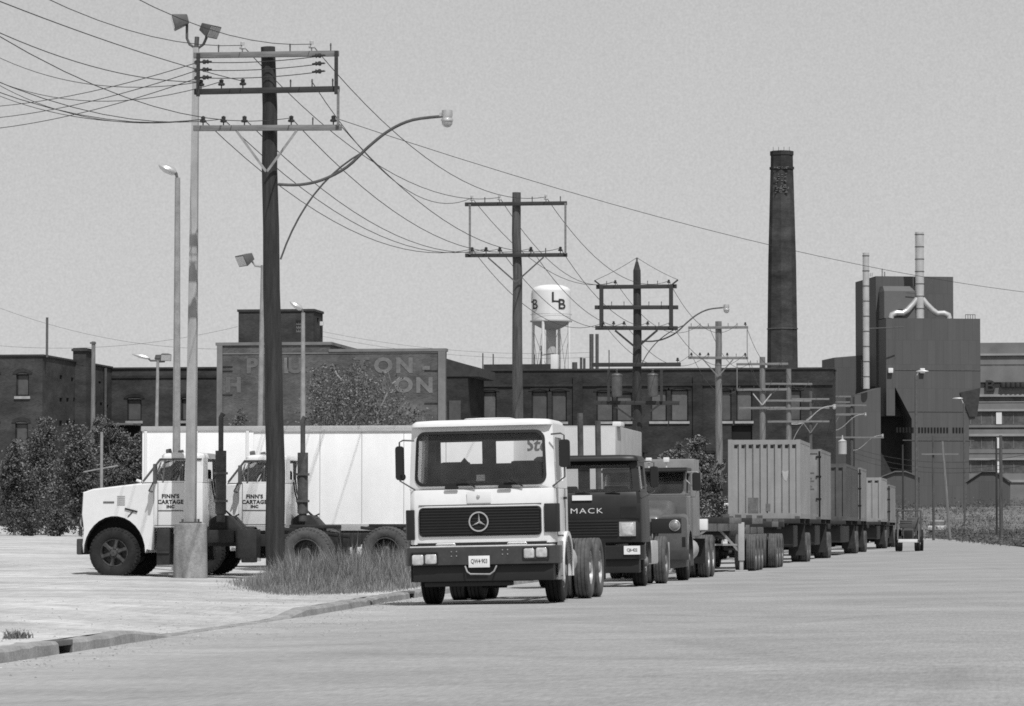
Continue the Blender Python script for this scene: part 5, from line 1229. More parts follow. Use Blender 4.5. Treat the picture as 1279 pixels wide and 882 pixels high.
def container(label, xr, y0, L, ztop, zbot, m, style='corr', nc=9, w=2.44, group='shipping containers on chassis along the kerb'):
    t = thing('shipping_container', label, 'container', (xr-w/2, y0, zbot), 0, group); H = ztop-zbot; hw = w/2
    mb = MB()
    pr_ = corr(-hw+.12, hw-.12, nc, .06)
    poly = [(x, y) for x, y in pr_] + [(hw-.12, .14), (-hw+.12, .14)]
    if style == 'corr':
        # corrugated end wall
        vs = [(x, y, z) for z in (.18, H-.16) for x, y in pr_]; k = len(pr_)
        mb.add(vs, [(i, i+1, k+i+1, k+i) for i in range(k-1)])
        mb.build('end_wall', M[m], t, smooth=0)
        nt_ = MB(); p = (2*hw-.24)/nc
        for i in range(nc): a = -hw+.12+i*p; nt_.box(a+p*.36, a+p*.80, -.002, .1, H-.29, H-.18)
        nt_.build('recess_shade', M['void'], t, smooth=0)['kind'] = 'stuff'  # dark boxes proud of the wall stand for shade in its recesses
    else:
        mb.box(-hw+.06, -.01, .03, .08, .15, H-.12).box(.01, hw-.06, .03, .08, .15, H-.12); dd = mb.build('door', M[m], t, bev=.01)
        for x in (-.75, -.3, .3, .75):
            MB().tube([(x, 0, .12), (x, 0, H-.1)], .025, 6).box(x-.04, x+.04, -.02, .03, .3, .36).box(x-.04, x+.04, -.02, .03, H-.4, H-.34).build('lock_rod', M['galv_dark'], dd)
        MB().box(hw-.10, hw-.03, -.012, .029, .1, H-.08).box(hw-.2, hw, -.02, .03, H*.28, H*.30).box(hw-.2, hw, -.02, .03, H*.60, H*.62).box(hw-.2, hw, -.02, .03, H*.88, H*.9).build('hinge_bar', M['void'], dd)
        for k in range(7): MB().box(.42, .95-.08*(k % 3), .022, .028, H*.42+k*.10, H*.42+k*.10+.05).build('marking', M['mark'], dd)
        MB().box(.5, .72, .02, .028, .18, .42).build('placard', M['plate'], dd)
    # side walls
    for s in (-1, 1):
        n2 = max(6, int(L/.30)); sp = corr(.12, L-.12, n2, .045); sb = MB(); k = len(sp)
        sb.add([(s*(hw-d), y, z) for z in (.15, H-.10) for y, d in sp], [(i, i+1, k+i+1, k+i) for i in range(k-1)]); sb.build('side_wall', M[m], t, smooth=0)
    fr = MB()
    for x in (-hw, hw-.14):
        for y in (0, L-.14): fr.box(x, x+.14, y, y+.14, 0, H)
    fr.box(-hw+.14, hw-.14, .0, .12, H-.16, H-.01).box(-hw+.14, hw-.14, .0, .12, .0, .18).box(-hw+.14, hw-.14, L-.12, L, H-.14, H-.01).box(-hw+.14, hw-.14, L-.12, L, 0, .16)
    for x in (-hw, hw-.09): fr.box(x, x+.09, .14, L-.14, H-.12, H-.005).box(x, x+.09, .14, L-.14, .0, .16)
    fr.build('frame', M[m], t, smooth=0)
    MB().box(-hw+.06, hw-.06, .06, L-.06, H-.10, H-.03).build('roof', M[m], t, smooth=0)
    MB().box(-hw+.09, hw-.09, .12, L-.12, .02, .10).box(-hw+.12, hw-.12, L-.1, L-.05, .16, H-.1).build('floor_and_back', M[m], t, smooth=0)
    return t
def loaded(i, label, pxr, y0, L, pyt, zb, m, style, nc=9, wheels=None, w=2.44, clabel=''):
    xr = gx(pxr, y0); zt_ = gz(pyt, y0)
    t = container(label, xr, y0, L, zt_, zb, m, style, nc, w)
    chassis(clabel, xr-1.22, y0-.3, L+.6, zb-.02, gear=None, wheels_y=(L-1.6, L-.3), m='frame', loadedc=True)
    return t
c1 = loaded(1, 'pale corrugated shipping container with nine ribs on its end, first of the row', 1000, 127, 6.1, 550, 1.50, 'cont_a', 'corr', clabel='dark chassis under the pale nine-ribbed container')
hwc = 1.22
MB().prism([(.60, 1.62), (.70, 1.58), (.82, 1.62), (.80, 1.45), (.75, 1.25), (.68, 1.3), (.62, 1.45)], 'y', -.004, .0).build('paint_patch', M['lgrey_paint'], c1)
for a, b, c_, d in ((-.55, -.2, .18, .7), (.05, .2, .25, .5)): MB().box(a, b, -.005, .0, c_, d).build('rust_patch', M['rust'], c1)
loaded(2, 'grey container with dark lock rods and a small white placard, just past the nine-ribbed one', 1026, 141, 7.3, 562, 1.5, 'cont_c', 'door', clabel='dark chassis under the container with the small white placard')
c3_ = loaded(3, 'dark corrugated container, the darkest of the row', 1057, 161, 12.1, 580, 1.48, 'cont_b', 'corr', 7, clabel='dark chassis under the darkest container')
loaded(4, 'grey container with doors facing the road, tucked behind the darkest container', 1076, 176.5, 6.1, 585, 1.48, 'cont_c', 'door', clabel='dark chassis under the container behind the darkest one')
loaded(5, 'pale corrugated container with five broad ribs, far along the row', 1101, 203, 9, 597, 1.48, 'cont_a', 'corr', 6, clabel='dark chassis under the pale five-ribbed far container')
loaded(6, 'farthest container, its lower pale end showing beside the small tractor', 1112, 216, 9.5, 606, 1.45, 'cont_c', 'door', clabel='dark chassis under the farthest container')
# ------------------------------------------------------------------ small yard tractor
Y_ = 181; X_ = gx(1134.5, Y_); S_ = F/Y_
t = thing('yard_tractor', 'small open tractor with a wire cage frame standing past the last container', 'tractor', (X_, Y_, road_z(X_)))
for s in (-1, 1):
    wheel(t, s*.42, .2, .36, .26, 'front'); wheel(t, s*.52, 1.6, .52, .3, 'spoke')
MB().box(-.5, .5, -.16, -.06, .42, .58).build('axle_beam', M['white'], t, bev=.02)
MB().loft([[(u, y, v) for u, v in rrect(-.24, .24, .5, z, .06)] for y, z in ((.0, 1.05), (1.0, 1.15))]).build('hood', M['grey_paint'], t, smooth=40)
MB().box(-.2, .2, -.03, .0, .6, 1.0).build('grille', M['grille'], t, bev=.01)
cg = MB()
for x in (-.56, .56):
    for y in (.5, 1.9): cg.tube([(x, y, .7), (x, y, 1.95)], .03, 6)
    cg.tube([(x, .5, 1.95), (x, 1.9, 1.95)], .03, 6); cg.tube([(x, .5, 1.4), (x, 1.9, 1.4)], .025, 6)
for y in (.5, 1.9): cg.tube([(-.56, y, 1.95), (.56, y, 1.95)], .03, 6)
for k in range(5): cg.tube([(-.56, .5, 1.5+k*.1), (.2, .5, 1.5+k*.1)], .01, 4)
cg.build('cage_frame', M['galv_dark'], t)
MB().box(-.42, .3, .6, 1.2, 1.1, 1.5).box(-.1, .5, 1.2, 1.8, 1.0, 1.62).build('engine_cover', M['grey_paint'], t, bev=.05)
MB().bar((-.5, -.3, .5), (-.5, .6, 1.3), .06, .1).bar((.5, -.3, .5), (.5, .6, 1.3), .06, .1).bar((-.5, .55, 1.3), (.45, .3, 1.0), .05, .05).build('lift_arm', M['galv_dark'], t)
MB().box(-.25, .25, 1.3, 1.7, .9, 1.0).box(-.25, .25, 1.65, 1.75, 1.0, 1.4).build('seat', M['seat'], t, bev=.03)
MB().box(-.45, .45, .9, 1.8, .55, .75).build('chassis_frame', M['frame'], t, bev=.02)
MB().tube([(.1, 1.0, 1.1), (.1, 1.15, 1.35)], .02, 6).lathe([(.17, 0), (.19, .015), (.17, .03), (.17, 0)], 16, 'z', o=(.1, 1.18, 1.36)).build('steering_wheel', M['black'], t)
# ------------------------------------------------------------------ buildings
def facade(mb, x0, x1, z0, z1, y, ops, depth=.35, mapf=None):
    """a wall with real openings; ops: (xa, xb, za, zb)"""
    f = mapf or (lambda u, v, d: (u, y+d, v))
    xs = sorted(set([x0, x1] + [q for o in ops for q in o[:2]])); zs = sorted(set([z0, z1] + [q for o in ops for q in o[2:4]]))
    for a, b in zip(xs, xs[1:]):
        for c, d in zip(zs, zs[1:]):
            if any(o[0]-1e-6 <= a and b <= o[1]+1e-6 and o[2]-1e-6 <= c and d <= o[3]+1e-6 for o in ops): continue
            mb.add([f(a, c, 0), f(b, c, 0), f(b, d, 0), f(a, d, 0)], [(0, 1, 2, 3)])
    for a, b, c, d in [o[:4] for o in ops]:
        mb.add([f(a, c, 0), f(b, c, 0), f(b, d, 0), f(a, d, 0), f(a, c, depth), f(b, c, depth), f(b, d, depth), f(a, d, depth)], [(0, 1, 5, 4), (1, 2, 6, 5), (2, 3, 7, 6), (3, 0, 4, 7)])
def block(parent, x0, x1, y0, y1, z0, z1, m, ops=(), name='wall', coping=.25, cm='coping', side_ops=(), roof=True):
    mb = MB(); facade(mb, x0, x1, z0, z1, y0, list(ops))
    facade(mb, y0, y1, z0, z1, 0, list(side_ops), mapf=lambda u, v, d: (x1-d, u, v))
    mb.add([(x0, y0, z0), (x0, y1, z0), (x0, y1, z1), (x0, y0, z1), (x1, y1, z0), (x1, y1, z1)], [(0, 1, 2, 3), (1, 4, 5, 2)])
    w_ = mb.build(name, M[m], parent, smooth=0, merge=False)
    if roof: MB().add([(x0+.3, y0+.3, z1-.5), (x1-.3, y0+.3, z1-.5), (x1-.3, y1-.3, z1-.5), (x0+.3, y1-.3, z1-.5)], [(0, 1, 2, 3)]).build('roof', M['roofing'], parent, smooth=0)
    if coping: MB().box(x0-.12, x1+.12, y0-.12, y0+.32, z1-.02, z1+coping).box(x1-.32, x1+.12, y0+.32, y1, z1-.02, z1+coping).box(x0-.12, x0+.32, y0+.32, y1, z1-.02, z1+coping).build('parapet', M[cm], parent, smooth=0)
    return w_
def window(parent, xa, xb, za, zb, y, m='board', arch=True, sill=True, frame=True):
    wn = MB()
    if frame: wn.box(xa+.01, xb-.01, y+.22, y+.30, za+.01, za+.12).box(xa+.01, xb-.01, y+.22, y+.30, zb-.12, zb-.01).box(xa+.01, xa+.11, y+.22, y+.30, za+.12, zb-.12).box(xb-.11, xb-.01, y+.22, y+.30, za+.12, zb-.12)
    else: wn.box(xa+.01, xb-.01, y+.28, y+.30, za+.01, zb-.01)
    w_ = wn.build('window', M['brick_soot'], parent, smooth=0)
    MB().box(xa+.04, xb-.04, y+.25, y+.275, za+.05, zb-.05).build('boarding', M[m], w_, smooth=0)
    if sill: MB().box(xa-.12, xb+.12, y-.12, y+.2, za-.22, za-.004).build('sill', M['sill'], w_, smooth=0)
    if arch:
        k = 8; xc = (xa+xb)/2; hw = (xb-xa)/2
        o_ = [(xc+(hw+.28)*math.cos(PI*i/k), zb+.02+.42*math.sin(PI*i/k)) for i in range(k+1)]; i_ = [(xc+hw*math.cos(PI*i/k), zb+.003+.16*math.sin(PI*i/k)) for i in range(k+1)]
        mb = MB(); n = k+1; vs = [(u, y-.05, v) for u, v in o_]+[(u, y-.05, v) for u, v in i_]+[(u, y-.003, v) for u, v in o_]+[(u, y-.003, v) for u, v in i_]
        fs = []
        for i in range(k): fs += [(i, i+1, n+i+1, n+i), (i, 2*n+i, 2*n+i+1, i+1), (n+i, n+i+1, 3*n+i+1, 3*n+i)]
        mb.add(vs, fs); mb.build('arch', M['brick_soot'], w_, smooth=0)
    return w_
# long dark warehouse
Y = 330; x0, x1 = gx(552, Y), gx(1041, Y); zt = gz(463, Y); zg = .3
b = thing('warehouse', 'long low soot-dark brick warehouse with boarded arched windows behind the truck row', 'building', ((x0+x1)/2, Y, 0)); bx = b.location.x
b_ops = []
wins = [(603, 620, 489, 529), (664, 684, 489, 527), (689, 708, 489, 527), (745, 766, 490, 527), (770, 790, 492, 527), (813, 833, 488, 527), (838, 860, 488, 527), (901, 914, 489, 527), (920, 940, 489, 527), (985, 1001, 489, 527)]
for (a, c, d, e) in wins: b_ops.append((gx(a, Y)-bx, gx(c, Y)-bx, gz(e, Y), gz(d, Y)))
b_ops.append((gx(914, Y)-bx, gx(940, Y)-bx, gz(556, Y), gz(531, Y)-.1))
low = [(gx(p, Y)-bx, gx(p+15, Y)-bx, gz(597, Y), gz(566, Y)) for p in (620, 660, 700, 745, 790, 835, 880, 960, 1000)]
mb_w = block(b, x0-bx, x1-bx, 0, 5, zg-1, zt, 'brick_dark', b_ops+low, coping=.14, cm='roofing')
for i, o in enumerate(b_ops[:-1]): window(b, *o, 0, 'board_pale' if i in (0, 4, 5, 6, 8) else 'board')
for o in low: window(b, *o, 0, 'board')
o = b_ops[-1]; MB().box(o[0]+.02, o[1]-.02, .3, .34, o[2]+.02, o[3]-.02).build('loading_door', M['void'], b, smooth=0)
for px in (582, 722, 872):
    x = gx(px, Y)-bx; MB().box(x-.42, x+.42, -.22, -.004, zg-1, gz(470, Y)).build('pilaster', M['brick_soot'], b, smooth=0)
MB().box(x0-bx, x1-bx, -.14, -.004, gz(483, Y), gz(480, Y)).build('string_course', M['brick_dark'], b, smooth=0)
# roof furniture
rx0, rx1 = gx(604, Y+8)-bx, gx(689, Y+8)-bx
MB().box(rx0, rx1, 8, 14, zt-.6, gz(455, Y+8)).build('roof_monitor', M['roofing'], b, smooth=0)
MB().box(gx(692, Y+6)-bx-.3, gx(692, Y+6)-bx+.35, 6, 7, zt-.5, gz(443, Y+6)).build('roof_vent', M['tank'], b, bev=.05)
for px, py, r in ((676, 432, .06), (718, 453, .25), (726, 447, .12), (730, 448, .12), (739, 418, .2), (746, 418, .16), (761, 438, .05), (668, 443, .05), (603, 441, .06), (616, 442, .06)):
    x = gx(px, Y+10)-bx; MB().tube([(x, 10, zt-.6), (x, 10, gz(py, Y+10))], r, 8).build('roof_pipe', M['galv_dark'], b)
mb = MB().bar((gx(672, Y+9)-bx, 9, zt), (gx(677, Y+9)-bx, 9, gz(440, Y+9)), .08, .08).bar((gx(677, Y+9)-bx, 9, gz(444, Y+9)), (gx(692, Y+9)-bx, 9, gz(442, Y+9)), .08, .08); mb.build('roof_mast', M['galv_dark'], b)
# gable roof dark wing between sign wall and warehouse
Y2 = 318
ga = MB().prism([(gx(556, Y2), gz(470, Y2)), (gx(556, Y2), gz(447, Y2)), (gx(572, Y2), gz(452, Y2)), (gx(598, Y2), gz(459, Y2)), (gx(598, Y2), gz(470, Y2))], 'y', Y2, Y2+10)
gb = thing('link_building', 'dark wing with a sloping roof wedged between the painted sign wall and the long warehouse', 'building', (0, 0, 0))
ga.build('roof', M['roofing'], gb, smooth=0)
MB().box(gx(556, Y2), gx(584, Y2), Y2+.1, Y2+9.9, -1, gz(470, Y2)-.003).build('wall', M['brick_soot'], gb, smooth=0)
MB().box(gx(568, Y2)-.5, gx(568, Y2)+.5, Y2+.02, Y2+.098, gz(530, Y2), gz(500, Y2)).build('door', M['board'], gb, smooth=0)
# painted sign building
Y = 300; s = F/Y; x0, x1, xm_ = gx(270.5, Y), gx(555, Y), gx(412, Y)
b = thing('painted_building', 'brick building with a faded two-line painted sign and a square rooftop penthouse', 'building', (x0, Y, 0)); bx = x0
zt1, zt2 = gz(429, Y), gz(438, Y)
block(b, 0, xm_-bx, 0, 12, -1, zt1, 'brick_sign', coping=.22)
block(b, xm_-bx+.004, x1-bx, 0, 1.2, -1, zt2, 'brick_sign', coping=.22)
MB().box(x1-bx-.5, x1-bx+.1, -.14, -.004, -1, zt2-.03).build('corner_pier', M['coping'], b, smooth=0)
MB().box(0, .45, -.14, -.004, -1, zt1-.03).build('corner_pier', M['coping'], b, smooth=0)
MB().box(0.46, x1-bx-.51, -.05, -.004, gz(440.5, Y), gz(439, Y)).build('string_course', M['coping'], b, smooth=0)
for py in (455.5, 461, 491): MB().box(0.46, gx(290, Y)-bx, -.06, -.004, gz(py+.8, Y), gz(py, Y)).build('tie_bar', M['brick_soot'], b, smooth=0)
for py in (462, 503): MB().box(gx(530, Y)-bx, x1-bx-.52, -.06, -.004, gz(py+.8, Y), gz(py, Y)).build('tie_bar', M['brick_soot'], b, smooth=0)
for ch, px, py, m in (('P', 314, 456, 'sign_ghost'), ('I', 357, 456, 'sign_paint'), ('U', 368, 456, 'sign_ghost'), ('T', 452, 455, 'sign_ghost'), ('O', 478.5, 456.5, 'sign_paint'), ('N', 505, 456.5, 'sign_paint'), ('-', 532, 457, 'sign_paint'),
                       ('H', 291, 480, 'sign_ghost'), ('L', 483, 481, 'sign_ghost'), ('O', 504, 481, 'sign_paint'), ('N', 530, 481.5, 'sign_paint')):
    text_obj('painted_letter', ch, 1.66, M[m], b, lambda u, v, px=px, py=py: (gx(px, Y)-bx+u, -.03, gz(py, Y)+v), .075, 1, 1.12)
pa, pb = gx(297, Y+6)-bx, gx(391, Y+6)-bx; pz = gz(387, Y+6)
po = [(gx(369, Y+6)-bx, gx(376.5, Y+6)-bx, gz(413, Y+6), gz(398, Y+6))]
pm = MB(); facade(pm, pa, pb, zt1-.6, pz, 6, po); so_p = [(7.6, 8.4, gz(411, Y+10), gz(397, Y+10))]
yb_ = 6 + 4.2
facade(pm, 6, yb_, zt1-.6, pz, 0, so_p, mapf=lambda u, v, d: (pb-d, u, v))
pm.add([(pa, 6, zt1-.6), (pa, yb_, zt1-.6), (pa, yb_, pz), (pa, 6, pz), (pb, yb_, zt1-.6), (pb, yb_, pz)], [(0, 1, 2, 3), (1, 4, 5, 2), (3, 2, 5)])
pm.add([(pa, 6, pz), (pb, 6, pz), (pb, yb_, pz), (pa, yb_, pz)], [(0, 1, 2, 3)])
ph = pm.build('penthouse', M['brick'], b, smooth=0)
MB().box(pa-.1, pb+.1, 5.9, 6.3, pz+.004, pz+.2).box(pb-.3, pb+.1, 6.3, yb_, pz+.004, pz+.2).build('coping', M['roofing'], ph, smooth=0)
o = po[0]; wn = MB()
wn.box(o[0], o[1], 6.2, 6.25, o[2], o[3]).build('window', M['dark_glazing'], ph, smooth=0)
wf_ = MB()
for k in range(4): x = lerp(o[0]+.03, o[1]-.03, k/3); wf_.box(x-.03, x+.03, 6.15, 6.195, o[2], o[3])
for k in range(4): z = lerp(o[2]+.03, o[3]-.03, k/3); wf_.box(o[0], o[1], 6.10, 6.149, z-.03, z+.03)
wf_.build('window_bars', M['coping'], ph, smooth=0)
MB().box(pb-.3, pb-.25, 7.6, 8.4, so_p[0][2], so_p[0][3]).build('side_window', M['dark_glazing'], ph, smooth=0)
MB().box(pb+.01, pb+.3, 8.8, 9.1, gz(405, Y+9), gz(400, Y+9)).build('wall_lamp', M['tank'], ph)
# left brick works: near block and the recessed wall
Ya, Yb = 290, 313; xa = gx(52, Ya)
b = thing('brick_works', 'tall old brick works with arched windows and a square chimney stub behind the bushes', 'building', (xa, Ya, 0)); bx = xa; zt = gz(441, Ya)
x_l = -24.0
ops = [(gx(19, Ya)-bx, gx(35, Ya)-bx, gz(492, Ya), gz(464, Ya)), (gx(18, Ya)-bx, gx(34, Ya)-bx, gz(556, Ya), gz(526, Ya)), (gx(-20, Ya)-bx, gx(-4, Ya)-bx, gz(492, Ya), gz(464, Ya)), (gx(-20, Ya)-bx, gx(-4, Ya)-bx, gz(556, Ya), gz(526, Ya)), (gx(-60, Ya)-bx, gx(-44, Ya)-bx, gz(492, Ya), gz(464, Ya))]
side = []
for (pa_, pb_, yc) in ((80-28, 80-8, 0), ): pass
def sy(px): return VX and (xa-0.0)*F/(px-VX) - Ya      # where a view line meets the street-side wall
sops = []
for px, (za_, zb_) in ((57, (498, 493)), (66, (498, 493)), (75, (498, 493)), (57, (529, 522)), (66, (529, 522)), (75, (529, 522)), (95, (503, 499)), (102, (503, 499)), (110, (503, 499)), (118, (506, 502)), (127, (508, 503)), (135, (508, 503)), (57, (469, 464)), (72, (472, 467)), (108, (475, 472))):
    y_ = sy(px); sops.append((y_-.45, y_+.45, EYE+(HY-za_)*(Ya+y_)/F, EYE+(HY-zb_)*(Ya+y_)/F))
mb = MB(); facade(mb, x_l, 0, -1, zt, 0, ops); facade(mb, 0, Yb-Ya, -1, zt, 0, sops, mapf=lambda u, v, d: (0-d, u, v))
mb.add([(x_l, 0, -1), (x_l, 30, -1), (x_l, 30, zt), (x_l, 0, zt)], [(0, 1, 2, 3)])
mb.build('wall', M['brick_left'], b, smooth=0)
for o in ops: window(b, *o, 0, 'board')
for i, o in enumerate(sops): MB().box(-.3, -.26, o[0], o[1], o[2], o[3]).build('vent_panel', M['void' if i % 3 else 'sill'], b, smooth=0)
MB().box(x_l, .12, -.12, .3, zt-.02, zt+.12).box(-.3, .12, .3, Yb-Ya, zt-.02, zt+.12).build('parapet', M['roofing'], b, smooth=0)
MB().box(x_l, -.3, .3, 30, zt-.6, zt-.5).build('roof', M['roofing'], b, smooth=0)
y_ = sy(80); MB().box(-.2, .9, y_-1.1, y_+1.1, -1, EYE+(HY-430)*(Ya+y_)/F).box(-.3, 1.05, y_-1.25, y_+1.25, EYE+(HY-434)*(Ya+y_)/F, EYE+(HY-431)*(Ya+y_)/F).build('chimney_stub', M['brick_left'], b, smooth=0)
MB().tube([(0.3, .2, zt-.1), (.3, .2, gz(392, Ya))], .10, 8).build('roof_mast', M['galv_dark'], b)
y_ = sy(113); MB().tube([(.15, y_, -1), (.15, y_, EYE+(HY-455)*(Ya+y_)/F)], .12, 8).build('downpipe', M['galv_dark'], b)
x0b, x1b = 0.004, gx(271, Yb)-bx
ops2 = [(gx(158, Yb)-bx, gx(176, Yb)-bx, gz(524, Yb), gz(496, Yb)), (gx(226, Yb)-bx, gx(242, Yb)-bx, gz(524, Yb), gz(496, Yb))]
mb = MB(); ztb = gz(458, Yb); facade(mb, x0b, x1b, -1, ztb, Yb-Ya, ops2); mb.build('recessed_wall', M['brick_left'], b, smooth=0)
for o in ops2: window(b, *o, Yb-Ya, 'board')
MB().box(x0b, x1b, Yb-Ya-.12, Yb-Ya+.3, ztb-.02, ztb+.12).build('parapet', M['roofing'], b, smooth=0)
MB().box(x0b, x1b, Yb-Ya-.1, Yb-Ya-.004, gz(470, Yb), gz(467, Yb)).build('string_course', M['brick_soot'], b, smooth=0)
MB().box(gx(136, Yb)-bx, gx(176, Yb)-bx, Yb-Ya-3, Yb-Ya-.004, gz(530, Yb), gz(528, Yb)).build('canopy', M['coping'], b, smooth=0)
MB().box(gx(138, Yb)-bx, gx(174, Yb)-bx, Yb-Ya-.05, Yb-Ya-.004, gz(545, Yb), gz(531, Yb)).build('loading_door', M['void'], b, smooth=0)

# brick chimney
Y = 560; s = F/Y; xc = gx(978, Y); zt = gz(193.5, Y)
b = thing('brick_chimney', 'tall tapering brick factory chimney rising alone above the warehouse roof', 'chimney', (xc, Y, 0))
prof = [(2.32, -1), (2.28, gz(455, Y)), (2.08, gz(330, Y)), (1.72, gz(219, Y)), (1.70, gz(216.5, Y))]
MB().lathe(prof, 8, 'z').build('shaft', M['brick'], b, smooth=0)
MB().lathe([(1.71, gz(216.4, Y)), (1.84, gz(216, Y)), (1.84, gz(213, Y)), (1.68, gz(212.6, Y)), (1.66, gz(199, Y)), (1.76, gz(198.5, Y)), (1.76, zt), (1.35, zt), (1.3, zt-2)], 8, 'z').build('crown_band', M['brick_dark'], b, smooth=0)
for k in range(2): MB().lathe([(2.3-.17*k, gz(414-30*k, Y)), (2.33-.17*k, gz(413.8-30*k, Y)), (2.33-.17*k, gz(412.6-30*k, Y)), (2.29-.17*k, gz(412.5-30*k, Y))], 8, 'z').build('iron_band', M['galv_dark'], b, smooth=0)
ef = MB(); er_ = random.Random(5)
for k in range(120):
    px, py = 977+er_.gauss(1, 4.5), er_.choice([er_.uniform(214, 216), er_.uniform(222, 245), er_.uniform(236, 246)]); w_ = er_.uniform(.05, .17); x = gx(px, Y)-xc
    if abs(x) < 1.15: ef.box(x-w_, x+w_, -1.80, -1.66, gz(py, Y)-.04, gz(py, Y)+.04)
ef.build('mortar_bloom', M['mid_wall'], b, smooth=0)['kind'] = 'stuff'
for k in range(4): MB().tube([(-1.2+.8*k, -1.2, zt-.1), (-1.2+.8*k, -1.2, zt+.55)], .035, 6).build('lightning_rod', M['galv_dark'], b)

# water tower
Y = 600; s = F/Y; xc = gx(688.5, Y)
b = thing('water_tower', 'white water tower tank on legs with dark interlocked letters', 'water tower', (xc, Y, 0))
R_ = 24.6/s; zr = gz(401.5, Y); zs2 = gz(365, Y); ztp = gz(356, Y); zbb = gz(411, Y)
MB().lathe([(R_, zr), (R_, zs2), (R_*.985, zs2+.35), (R_*.85, lerp(zs2, ztp, .62)), (R_*.6, lerp(zs2, ztp, .86)), (R_*.3, ztp-.05), (.02, ztp)], 40).build('tank', M['tank'], b, smooth=50)
MB().lathe([(R_*1.08, zr+.06), (R_*1.08, zr-.14), (R_*.98, zr-.15), (R_*.85, lerp(zr, zbb, .5)), (R_*.55, lerp(zr, zbb, .9)), (R_*.27, zbb-.2)], 40).build('bowl', M['tank_under'], b, smooth=50)
MB().lathe([(R_*1.06, zr+1.0), (R_*1.065, zr+1.03), (R_*1.06, zr+1.06)], 40).build('railing', M['galv'], b)
MB().tube([(0, 0, -1), (0, 0, zbb)], R_*.26, 20).build('riser', M['tank_under'], b, smooth=50)
for k, a in enumerate((-107, -17, 73, 163)):
    a = math.radians(a); MB().tube([(R_*1.12*math.cos(a), R_*1.12*math.sin(a), -1), (R_*1.0*math.cos(a), R_*1.0*math.sin(a), zr)], .24, 10).build('leg', M['tank'], b)
for k in range(4):
    a, c = math.radians(-107+90*k), math.radians(-107+90*(k+1)); P_ = lambda a, z: (R_*1.06*math.cos(a), R_*1.06*math.sin(a), z)
    MB().tube([P_(a, zr-13), P_(c, zr-1)], .035, 5).tube([P_(c, zr-13), P_(a, zr-1)], .035, 5).build('tie_rod', M['galv'], b)
for base in (25, -62):
    for ch, da, z_, sz in (('L', -7, gz(373.5, Y), 2.3), ('B', 14.5, gz(382, Y), 2.3)):
        def cyl_map(u, v, base=base, da=da, z_=z_):
            a = math.radians(base+da) + u/R_; return ((R_+.10)*math.sin(a), -(R_+.10)*math.cos(a), z_+v)
        text_obj('tank_letter', ch, sz, M['ink'], b, cyl_map, .02, 1, 1.15)

# factory
Y = 560; s = F/Y; phi = math.radians(15); cp = math.cos(phi)
ox = gx(1118, Y); b = thing('factory_tower', 'tall windowless factory block with an overhanging front and a bright steel stack on top', 'building', (ox, Y, 0), phi)
W_ = 106/s/cp
zq = lambda py: EYE+(HY-py)*Y/F
MB().loft([[(2.6, .02, zz), (W_-1.8, .02, zz), (W_-1.8, 14, zz), (2.6, 14, zz)] for zz in (-2, zq(486))]).build('base_wall', M['cladding'], b, smooth=0)
MB().loft([[(2.6, .02, zq(524)), (W_-.9, .02, zq(524)), (W_-.9, 14, zq(524)), (2.6, 14, zq(524))], [(0, -.02, zq(483)), (W_, -.02, zq(483)), (W_, 14, zq(483)), (0, 14, zq(483))], [(0, -.02, zq(398.5)), (W_, -.02, zq(398.5)), (W_, 14, zq(398.5)), (0, 14, zq(398.5))]]).build('front_block', M['cladding'], b, smooth=0)
def fx(px, d=6.0): return (gx(px, Y+d)-ox + d*math.sin(phi)*0)/cp
MB().loft([[(-1.6, 5, zz), (fx(1203, 7), 5, zz), (fx(1203, 7), 19, zz), (-1.6, 19, zz)] for zz in (zq(520), zq(343.5))]).build('rear_block', M['cladding'], b, smooth=0)
MB().loft([[(-1.2, 1.2, zq(398)), (4.2, 1.2, zq(398)), (4.2, 5.2, zq(398)), (-1.2, 5.2, zq(398))], [(-1.2, 1.2, zq(364)), (4.2, 1.2, zq(364)), (4.2, 5.2, zq(364)), (-1.2, 5.2, zq(364))], [(-1.0, 3.0, zq(357)), (4.0, 3.0, zq(357)), (4.0, 5.1, zq(357)), (-1.0, 5.1, zq(357))]]).build('dormer', M['cladding_pale'], b, smooth=0)
MB().box(4.25, 5.6, 4.9, 4.99, zq(398), zq(344)).build('recess_shade_plate', M['void'], b, smooth=0)  # flat black plate stands for the shade inside a recess
MB().box(-1.3, 0-.0, -.3, 4.9, zq(520), zq(399)).build('side_bay', M['cladding'], b, smooth=0)
MB().prism([(W_-3.2, zq(491)), (W_-.05, zq(485)), (W_-.6, zq(521)), (W_-1.75, zq(521))], 'y', -.20, -.03).build('soffit_shade', M['roofing'], b, smooth=0)  # dark plate stands for the shaded soffit and its shadow below
MB().box(-.02, W_+.02, -.08, -.03, zq(463.4), zq(462.2)).build('ledge', M['galv_dark'], b, smooth=0)
for px in (1112, 1152): MB().box(fx(px, 0)-.35, fx(px, 0)+.35, -.6 if px > 1120 else -.9, -.1 if px > 1120 else -.4, zq(467), zq(461)).build('wall_lamp', M['tank'], b, bev=.05)
MB().box(.9, 1.6, 1.1, 1.19, zq(396), zq(387)).build('louvre', M['void'], b, smooth=0)
for k in range(22):
    px = 1121+k*3.9
    if 17 <= k <= 17: continue
    x = fx(px, 0); MB().box(x-.13, x+.13, -.06, .0, zq(541), zq(534.5)).build('slot_window', M['void'], b, smooth=0)
MB().box(1.2, W_-1.0, -.05, .0, zq(551), zq(550)).box(2.0, W_-1.2, -.05, .0, zq(515), zq(514.4)).build('wall_joint', M['galv_dark'], b, smooth=0)
